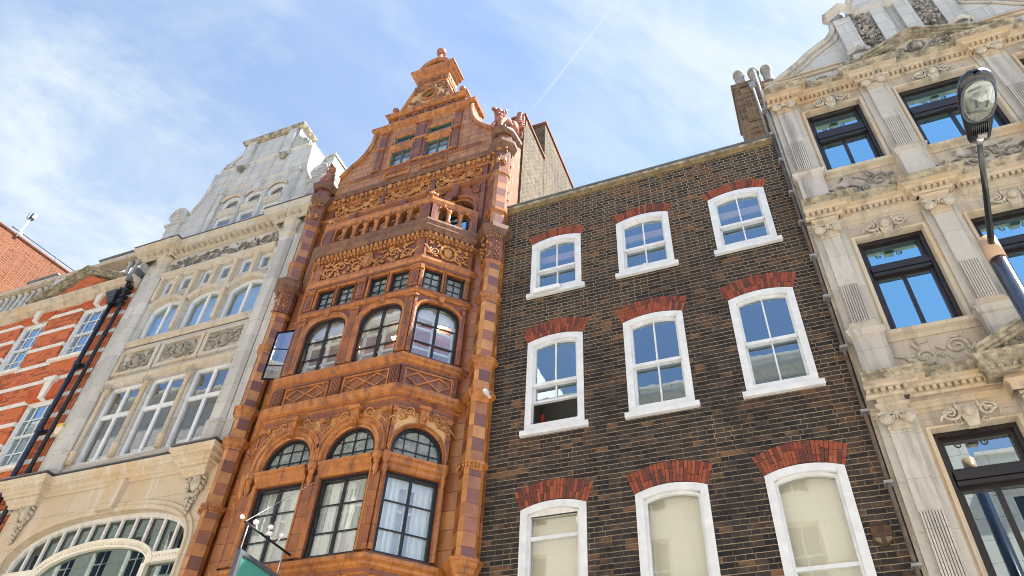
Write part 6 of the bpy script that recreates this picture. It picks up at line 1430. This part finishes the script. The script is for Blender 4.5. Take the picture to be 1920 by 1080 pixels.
for si, s in enumerate(STO):
    for pi, px in enumerate(pil):
        h = .13; y = -.12
        mb = MB(); mb.box(px - h, px + h, y, -.021, s['pb'], s['pt']); mb.box(px - h - .10, px + h + .10, y + .055, -.021, s['pb'], s['pt'] + .3)
        w = mb.build('pilaster', 'stone_p', st)
        if pi < 4:
            f = MB(); n = 8; stp = (2 * h - .01) / n
            for k in range(n): f.box(px - h + .005 + stp * k + stp * .22, px - h + .005 + stp * (k + 1) - stp * .1, y - .022, y - .001, s['pb'] + .05, s['fl'])
            f.mi = 1; f.box(px - h + .004, px + h - .004, y - .0035, y - .0005, s['pb'] + .052, s['fl'] - .002); f.build('flute', ['stone_p', 'flute'], w)  # second material: darker plate between the ribs
        mb = MB(); z = s['pb']
        for d, a, b in ((.05, .0, .05), (.08, -.09, -.003), (.035, .052, .09)): mb.box(px - h - d, px + h + d, y - d, -.022, z + a, z + b)
        mb.build('pilaster_base', 'stone_m', st)
        if si < 2:
            zb = STO[si + 1]['ct'] + .0
            mb = MB(); mb.box(px - h - .07, px + h + .07, y - .085, -.02, zb + .14, z - .20); mb.run([(px - h - .07, -.02), (px - h - .07, y - .085), (px + h + .07, y - .085), (px + h + .07, -.02)], [(0, z - .21), (.03, z - .19), (.05, z - .13), (.06, z - .10), (0, z - .092)]); mb.run([(px - h - .07, -.02), (px - h - .07, y - .085), (px + h + .07, y - .085), (px + h + .07, -.02)], [(0, zb + .01), (.05, zb + .01), (.05, zb + .11), (.02, zb + .13), (0, zb + .15)]); mb.build('pedestal', 'stone_p', st)
        # capitals with two volutes
        c0, c1 = s['cap']; mb = MB(); mb.box(px - h - .01, px + h + .01, y - .02, -.02, c0 - .04, c0 + .01); mb.box(px - h - .08, px + h + .08, y - .07, -.02, c1 - .045, c1); mb.box(px - h, px + h, y - .03, -.02, c0 + .012, c1 - .046); mb.build('capital', 'stone_m', st)
        mb = MB(); mz = (c0 + c1) / 2 + .0
        for sd in (-1, 1): spiral(mb, px + sd * (h + .0), mz, y - .07, .085, 1.7, 0, sd, .2); mb.ball((px + sd * (h + .0), y - .05, mz), .085, .05, .085, 8, 6)
        for k in range(7): leaf(mb, px + (k - 3) * .035, mz + .03 - abs(k - 3) * .012, y - .06, .045, .02, (k - 3) * .35, .03)
        mb.ball((px, y - .07, mz + .06), .04, .035, .035); mb.build('capital_carving', 'carve', st)
        if si > 0:
            mb = MB(); mb.box(px - h - .03, px + h + .03, y - .04, -.02, c1 + .12, s['ct'] - .24); mb.run([(px - h - .03, -.02), (px - h - .03, y - .04), (px + h + .03, y - .04), (px + h + .03, -.02)], [(0, c1 + .002), (.0, c1 + .06), (.04, c1 + .08), (.045, c1 + .115), (0, c1 + .13)]); mb.build('entablature_block', 'stone_m', st)
    # entablature, broken forward over the pilasters
    path = [(SX0, 0)] if False else []
    for px in pil:
        path += [(px - .25, -.04), (px - .25, -.17), (px + .25, -.17), (px + .25, -.04)]
    path = [(SX0 + .004, path[0][1] - .13)] + path[2:] + [(SX1, -.04)]
    t = s['ct']
    mb = MB(); mb.run(path, [(-.02, t - .24), (.02, t - .235), (.03, t - .21), (.035, t - .205), (.035, t - .145), (.10, t - .14), (.12, t - .11), (.20, t - .095)]); mb.build('bed_moulding', 'stone_m', st)
    mb = MB(); mb.run(path, [(.0, t - .094), (.20, t - .093), (.205, t - .04), (.25, t - .02), (.26, t + .015), (0, t + .03)]); mb.build('cornice', 'moss', st)
    mb = MB(); mb.run(path, [(0, t - .203), (.0365, t - .2025), (.0365, t - .1455), (0, t - .1452)])
    for p, q in zip(path, path[1:]):
        l = math.hypot(q[0] - p[0], q[1] - p[1])
        if l > .2: dentils(mb, p, q, max(3, int(l / .078)), .09, t - .20, t - .145, .58, .056)
    mb.build('dentil_moulding', 'stone_m', st)
    if si > 0:
        for (a, b) in zip([SX0 - .3] + pil, pil + [SX1 + .2]):
            l, r = max(SX0 + .01, a + .17), min(b - .17, SX1)
            mb = MB(); mb.run([(l, -.02), (r, -.02)], [(0, s['c0'] - .01), (.02, s['c0']), (.02, s['c0'] + .045), (.04, s['c0'] + .05), (.04, s['c0'] + .10), (.07, s['c0'] + .115), (.07, s['c0'] + .135), (0, s['c0'] + .14)]); mb.build('architrave', 'stone_m', st)
    # windows
    for bi, (a, b, k) in enumerate(bays):
        m = (a + b) / 2
        mb = MB(); arch_band(mb, a, b, s['z1'], 0, 'ell', [(-.001, 0), (.01, .05), (.06, .06), (.075, .03), (.12, .035), (.13, 0)], -.02, s['z0']); mb.build('window_surround', 'stone_m', st)
        mb = MB(); z = s['z1'] + .07; y = -.09; mb.prism([(m - .06, z - .12), (m + .06, z - .12), (m + .13, z + .18), (m - .13, z + .18)], -.10, -.02)
        for sd in (-1, 1):
            spiral(mb, m + sd * .20, z + .07, y - .02, .10, 1.6, 0, sd, .22); spiral(mb, m + sd * .14, z - .06, y - .02, .05, 1.3, 1, -sd, .25)
            for q in range(5): leaf(mb, m + sd * (.12 + .05 * q), z + .16 - .035 * q, y - .02, .05, .02, q * .7, .03)
        mb.ball((m, y - .03, z + .08), .07, .05, .085, 10, 7); mb.build('window_cartouche', 'carve', st)
        lo, hi = s['tb']; z0, z1 = s['z0'], s['z1']
        fr = MB(); ol = outline(a, b, z0 - .05, z1); fd = .10; loop_frame(fr, ol, inset(ol, .055), .06, .15); fr.box(a + .07, b - .07, .055, .14, lo + .02, lo + .075); fr.box(a + .07, b - .07, .04, .145, lo + .085, lo + .175); fr.box(a + .07, b - .07, .06, .13, lo + .185, hi - .02); w = fr.build('window', s['fm'], st)
        nm = 1 if k == 'n' else 1
        window(w, a + .055, b - .055, z0 + .0, lo + .02, 0, 'ell', .045, .05, .04, [(m, .055, None, None)], [], .05, s['fm'], s['glass'], 'casement', (0, .075, 0, 0))
        window(w, a + .055, b - .055, hi - .025, z1 - .055, 0, 'ell', .045, .05, .04, [], [], .04, s['fm'], s['glass'], 'top_light', (0, .08, 0, 0))
        room(w, a - .2, b + .2, z0 - .1, z1 + .1, .17, 1.7)
        # sill with its moulding and carved apron
        mb = MB(); mb.run([(a - .14, -.02), (b + .14, -.02)], [(-.1, z0 - .17), (.02, z0 - .16), (.03, z0 - .10), (.09, z0 - .07), (.10, z0 - .02), (.08, z0), (-.2, z0 + .012)]); mb.build('sill', 'stone_m', st)
        if si < 2:
            zb = STO[si + 1]['ct'] + .13; mb = MB(); mb.box(a - .1, b + .1, -.07, -.021, STO[si + 1]['ct'] - .02, zb); mb.build('apron', 'band', st)
            if not (si == 1 and k == 'w'):
                mb = MB(); relief(mb, a + .04, b - .04, zb + .01, z0 - .19, -.035, 100 + si * 10 + bi, .03, False, 8); mb.build('apron_carving', 'carve_dark' if si == 0 else 'carve', st)
def pediment(cx, hw, zb, rise, y, name):
    mb = MB(); mb.prism([(cx - hw, zb), (cx + hw, zb), (cx, zb + rise)], y + .15, 0.0); mb.build('tympanum', 'stone_m', st)
    mb = MB(); l = math.hypot(hw, rise); nz = hw / l
    for o0, o1, yy in ((-.06, -.02, y + .06), (-.018, .03, y + .02), (.032, .075, y - .02)):
        for sg_ in (-1, 1):
            P = [(cx + sg_ * (hw - o0 * .3), zb + max(0, o0 * .0)), (cx + sg_ * (hw + .06), zb + .0), (cx + sg_ * (hw + .06), zb + o1 / nz + .0)] 
            A = (cx + sg_ * (hw + .06), zb + o0 / nz + .02); B = (cx, zb + rise + o0 / nz + .02 + .06 * rise / hw); C = (cx, zb + rise + o1 / nz + .02 + .06 * rise / hw); D = (cx + sg_ * (hw + .06), zb + o1 / nz + .02)
            Q = [A, B, C, D]
            if sg_ > 0: Q = Q[::-1]
            mb.prism(Q, yy, .0)
    mb.build('raking_cornice', 'moss', st)
    mb = MB(); mb.ball((cx, y + .10, zb + rise * .42), .10, .07, .12, 12, 8); mb.tube([(cx + .14 * math.cos(t * math.pi / 8), y + .11, zb + rise * .42 + .16 * math.sin(t * math.pi / 8)) for t in range(17)], .022, 5)
    for sg_ in (-1, 1):
        for q in range(5):
            t = .22 + .13 * q; spiral(mb, cx + sg_ * hw * t, zb + .06 + rise * (1 - t) * .33, y + .11, max(.03, rise * (1 - t) * .22), 1.4, q, sg_ * (1 if q % 2 else -1), .25)
            for e in range(3): leaf(mb, cx + sg_ * hw * (t + .05), zb + .05 + rise * (1 - t) * (.2 + .25 * e), y + .11, .05, .022, e + q, .03)
    mb.build('tympanum_carving', 'carve_dark', st)
pediment(3.80, 1.28, 14.27, .62, -.33, 'upper'); pediment(3.82, 1.36, 7.57, .70, -.42, 'lower')
mb = MB(); mb.run([(2.46, 0), (2.46, -.30), (5.18, -.30), (5.18, 0)], [(-.25, 7.33), (.02, 7.335), (.03, 7.42), (.08, 7.45), (.10, 7.53), (.12, 7.565), (-.25, 7.58)]); dentils(mb, (2.46, -.30), (5.18, -.30), 34, .055, 7.36, 7.41, .55, .05); mb.build('pediment_cornice', 'moss', st)
mb = MB(); mb.run([(2.62, -.02), (2.62, -.22), (3.10, -.22), (3.10, -.02)], [(0, 7.10), (0, 7.2), (.05, 7.24), (0, 7.33)]); mb.run([(4.54, -.02), (4.54, -.22), (5.02, -.22), (5.02, -.02)], [(0, 7.10), (0, 7.2), (.05, 7.24), (0, 7.33)]); mb.build('entablature_block', 'stone_m', st)
# attic gable
ga = [(2.75, 14.3), (2.75, 14.75), (2.30, 15.14), (2.0, 15.36), (1.76, 15.60), (1.54, 15.76), (1.30, 15.92), (1.14, 16.18), (1.08, 16.5), (.98, 16.62), (.80, 16.55), (.72, 16.60), (.70, 16.9), (.55, 17.3), (.30, 17.6), (0, 17.75)]
GX = 3.82
mb = MB(); P = [(GX + a, z) for a, z in ga] + [(GX - a, z) for a, z in ga[::-1][1:]]
zz = sorted({z for _, z in ga}); mono = [(2.75, 14.3), (2.75, 14.75), (2.30, 15.14), (2.0, 15.36), (1.76, 15.60), (1.54, 15.76), (1.30, 15.92), (1.14, 16.18), (1.08, 16.60), (.74, 16.601), (.70, 16.9), (.55, 17.3), (.30, 17.6), (.02, 17.75)]
for (a, z0), (b, z1) in zip(mono, mono[1:]):
    if z1 - z0 > .01: mb.poly(((GX - a, .0, z0), (GX + a, .0, z0), (GX + b, .0, z1), (GX - b, .0, z1)))
    for sg_ in (1, -1): mb.poly(((GX + sg_ * a, 0, z0), (GX + sg_ * a, .5, z0), (GX + sg_ * b, .5, z1), (GX + sg_ * b, 0, z1)))
mb.poly([(GX + a, .5, z) for a, z in mono][::-1] + [(GX - a, .5, z) for a, z in mono]); mb.build('attic_gable', 'gablew', st)
for sg_ in (1, -1):
    mb = MB(); mb.tube([(GX + sg_ * (a - .04), -.02, z) for a, z in mono[1:9]], .065, 8); mb.tube([(GX + sg_ * (a - .15), -.02, z - .12) for a, z in mono[2:8]], .03, 6); mb.tube([(GX + sg_ * (a - .04), .45, z) for a, z in mono[1:9]], .06, 8)
    mb.tube([(GX + sg_ * (a - .05), -.02, z) for a, z in mono[10:]], .06, 8); mb.build('gable_roll', 'stone_p', st)
    mb = MB(); mb.box(GX + sg_ * 1.92 - .7, GX + sg_ * 1.92 + .7, -.05, -.004, 14.85, 14.92); mb.box(GX + sg_ * 1.92 - .75, GX + sg_ * 1.92 + .75, -.08, -.004, 14.93, 14.97); mb.build('gable_string', 'stone_m', st)
    for q in (1.95, 1.65):
        mb = MB(); x = GX + sg_ * q; mb.prism([(x - .10, 14.70), (x, 14.64), (x + .10, 14.70), (x, 14.76)], -.03, -.003); mb.build('lozenge', 'carve_dark', st)
    mb = MB(); mb.box(GX + sg_ * 2.56 - .2, GX + sg_ * 2.56 + .2, -.10, .4, 14.29, 14.74); mb.build('end_pedestal', 'gablew', st)
    mb = MB(); mb.box(GX + sg_ * .88 - .16, GX + sg_ * .88 + .16, -.10, -.003, 15.15, 16.42); mb.prism([(GX + sg_ * .88 - .13, 14.3), (GX + sg_ * .88 + .13, 14.3), (GX + sg_ * .88 + .13, 15.0), (GX + sg_ * .88 - .13, 15.0)], -.12, -.003); mb.box(GX + sg_ * .22 - .13, GX + sg_ * .22 + .13, -.10, -.003, 14.3, 16.42); mb.build('attic_pilaster', 'gablew', st)
    mb = MB()
    for c in (.88,):
        x = GX + sg_ * c; mb.run([(x - .22, 0), (x - .22, -.12), (x, -.24), (x + .22, -.12), (x + .22, 0)], [(0, 16.42), (.02, 16.44), (.03, 16.50), (.09, 16.55), (.10, 16.62), (0, 16.65)])
        mb.run([(x - .18, 0), (x - .18, -.12), (x, -.22), (x + .18, -.12), (x + .18, 0)], [(0, 15.0), (.02, 15.01), (.04, 15.07), (0, 15.1)])
    mb.run([(GX - .66, 0), (GX + .66, 0)] if sg_ > 0 else [(GX - .5, -.01), (GX + .5, -.01)], [(0, 16.42), (.04, 16.44), (.10, 16.55), (.11, 16.62), (0, 16.65)]); mb.build('attic_cap', 'stone_p', st)
    # fruit garlands
    mb = MB(); rng = random.Random(11 + sg_); x = GX + sg_ * .53
    for k in range(75):
        t = rng.random(); wd = .06 + .09 * math.sin(math.pi * min(1, t * 1.1)); mb.ball((x + rng.uniform(-wd, wd), -.07 + rng.uniform(-.05, .03), 15.15 + 1.2 * t), *(rng.uniform(.025, .05),) * 3, 6, 4)
    for k in range(25): t = rng.random(); leaf(mb, x + rng.uniform(-.15, .15), 15.15 + 1.2 * t, -.06, .07, .03, rng.uniform(0, 3), .03)
    mb.build('fruit_garland', 'carve_dark', st)
mb = MB(); mb.lathe((2.96, .25, 16.62), [(.14, 0), (.15, .03), (.12, .08), (.12, .34), (.145, .40), (.13, .48), (.10, .48), (.09, .1)], 14); mb.build('chimney_pot', 'pot', st)
mb = MB(); mb.box(1.9, 2.3, .6, 1.2, 14.3, 15.85); mb.build('roof_box', 'darkframe', st)

# ================================================================== street lamp
lp = thing('street_lamp', 'black street lamp, its glass bowl head on a thin arm from a pole', 'street lamp', (2.47, -2.2, 0))
mb = MB(); mb.tube([(2.47, -2.2, 0), (2.47, -2.2, 1.4)], .13, 18); mb.tube([(2.47, -2.2, 1.38), (2.47, -2.2, 7.42)], .082, 20); mb.build('pole', 'lamp_blue', lp)
mb = MB(); mb.tube([(2.47, -2.2, 7.422), (2.47, -2.2, 7.73)], .089, 20); mb.build('sleeve', 'tan_pole', lp)
AE = (2.405, -3.50, 7.93)
mb = MB(); mb.tube([(2.47, -2.24, 7.60), (2.465, -2.36, 7.635), (2.44, -2.9, 7.77), AE], [.034, .034, .030, .027], 12); mb.build('arm', 'lamp_black', lp)
ta = R(9); ty, tz = -math.cos(ta), math.sin(ta)
def hp(w, t, h): return (AE[0] - .02 * t + w, AE[1] + .04 + ty * t - tz * h, AE[2] + tz * t + math.cos(ta) * h - .02)
stn = [(0, .085, .05), (.03, .10, .07), (.12, .115, .085), (.25, .135, .10), (.38, .158, .115), (.50, .168, .115), (.60, .160, .105), (.68, .130, .085), (.725, .075, .055), (.735, .03, .03)]
mb = MB(); rows_ = []
for t, w, h in stn:
    rows_.append([mb.P(hp(w * math.copysign(abs(math.cos(a)) ** .7, math.cos(a)), t, (h * max(0, math.sin(a)) ** .8) if math.sin(a) >= 0 else -.035 * abs(math.sin(a)) ** .4)) for a in [2 * math.pi * k / 20 for k in range(20)]])
mb.smooth = True
for A, B in zip(rows_, rows_[1:]):
    for k in range(20): mb.F((A[k], A[(k + 1) % 20], B[(k + 1) % 20], B[k]))
mb.F(rows_[0]); mb.F(rows_[-1][::-1]); hd = mb.build('lamp_head', 'lamp_black', lp)
mb = MB()
for k in range(9):
    w = -.07 + .0175 * k; a, b = hp(w, .09, -.045), hp(w, .215, -.045); mb.tube([a, b], .006, 5)
mb.build('cooling_fin', 'lamp_black', hd)
gc, gr = .455, [(.0, 1.0), (.012, .98), (.035, .86), (.05, .6), (.056, .3)]
def bowl(sc_, hh): return [[hp(.142 * sc_ * r * math.copysign(abs(math.cos(a)) ** .75, math.cos(a)), gc + .215 * sc_ * r * math.copysign(abs(math.sin(a)) ** .75, math.sin(a)), -.036 - d * hh) for a in [2 * math.pi * k / 24 for k in range(24)]] for d, r in gr]
mb = MB(); mb.smooth = True; Rw = [[mb.P(p) for p in row] for row in bowl(1, 1)]
for A, B in zip(Rw, Rw[1:]):
    for k in range(24): mb.F((A[k], A[(k + 1) % 24], B[(k + 1) % 24], B[k]))
mb.F(Rw[-1]); mb.build('glass_bowl', 'lampglass', lp)
mb = MB(); mb.tube([hp(.146 * math.copysign(abs(math.cos(a)) ** .75, math.cos(a)), gc + .22 * math.copysign(abs(math.sin(a)) ** .75, math.sin(a)), -.038) for a in [2 * math.pi * k / 24 for k in range(25)]], .010, 6); mb.build('bowl_rim', 'darkframe', lp)
mb = MB(); mb.smooth = True; Rw = [[mb.P((p[0], p[1], p[2])) for p in row] for row in [[hp(.138 * r * math.cos(a), gc + .21 * r * math.sin(a), -.038 + d) for a in [2 * math.pi * k / 24 for k in range(24)]] for d, r in ((0, 1), (-.002, .9), (-.003, .6), (-.003, .3), (-.003, .1))]]
for A, B in zip(Rw, Rw[1:]):
    for k in range(24): mb.F((A[k], A[(k + 1) % 24], B[(k + 1) % 24], B[k]))
mb.F(Rw[-1]); mb.build('reflector', 'mirror', lp)
mb = MB(); mb.tube([hp(-.02, .50, -.045), hp(-.02, .55, -.045)], .03, 8); mb.tube([hp(-.02, .40, -.05), hp(-.02, .51, -.05)], .012, 8); mb.tube([hp(.05 + .03 * math.cos(t), .46 + .09 * math.sin(t), -.045) for t in (-1.2, -.6, 0, .6, 1.2)], .009, 5); mb.tube([hp(-.09, .58, -.045), hp(.02, .60, -.045)], .012, 6); mb.tube([hp(-.1, .36, -.044), hp(.08, .33, -.044)], .01, 6); mb.build('bulb', 'darkframe', lp)
mb = MB(); mb.tube([hp(0, -.03, -.01), hp(0, .05, -.02)], .036, 10); mb.box(AE[0] - .03, AE[0] + .05, AE[1] - .06, AE[1] - .01, AE[2] - .075, AE[2] - .05); mb.build('collar', 'chrome', lp)

# ================================================================== the other side of the street, seen in the window reflections
def opp(name, x0, x1, h, m, label):
    t = thing(name, label, 'building', ((x0 + x1) / 2, -12.4, 0))
    y = -12.4; ops_ = []; n = int((x1 - x0) / 1.9); stp = (x1 - x0) / n
    for i in range(n):
        c = x0 + stp * (i + .5)
        for z in (3.9, 7.1, 10.2, 13.0):
            if z + 2.0 < h - .6: ops_.append((c - .5, c + .5, z, z + 1.85))
    M_ = MB((0, y, 0), math.pi); wall(M_, -x1, -x0, 0, h, 0, [dict(x0=-b, x1=-a, z0=c, z1=d) for a, b, c, d in ops_], .2); M_.build('front_wall', m, t)
    b = MB(); b.box(x0, x1, y - 9, y - .4, 0, h - .2); b.build('block', m, t)
    b = MB((0, y, 0), math.pi); b.run([(-x1, 0), (-x0, 0)], [(0, h - .9), (.1, h - .85), (.3, h - .7), (.35, h - .55), (0, h - .5)]); b.run([(-x1, 0), (-x0, 0)], [(0, 6.3), (.1, 6.35), (.2, 6.5), (0, 6.55)]); b.run([(-x1, 0), (-x0, 0)], [(0, h - .1), (.08, h - .1), (.08, h), (0, h + .02)]); b.build('cornice', m, t)
    for a, b_, c, d in ops_:
        fr = MB((0, y - .12, 0), math.pi); ol = outline(-b_, -a, c, d); loop_frame(fr, ol, inset(ol, .08), 0, .05); fr.box(-(a + b_) / 2 - .025, -(a + b_) / 2 + .025, .01, .04, c, d); fr.box(-b_, -a, .012, .038, (c + d) / 2 - .03, (c + d) / 2 + .03)
        w = fr.build('window', 'paint', t); g = MB((0, y - .15, 0), math.pi); g.poly(((-b_, 0, c), (-a, 0, c), (-a, 0, d), (-b_, 0, d))); g.build('pane', 'darkglass', w)
opp('stucco_terrace', -52, -9.5, 22.5, 'opp', 'pale stucco terrace across the street, seen only as reflections in the windows')
opp('corner_terrace', -9.4, 4.8, 17.8, 'opp', 'cream corniced terrace across the street facing the dark brick house')
opp('low_terrace', 4.9, 22, 13.2, 'opp', 'low pale terrace across the street facing the buff stone house')
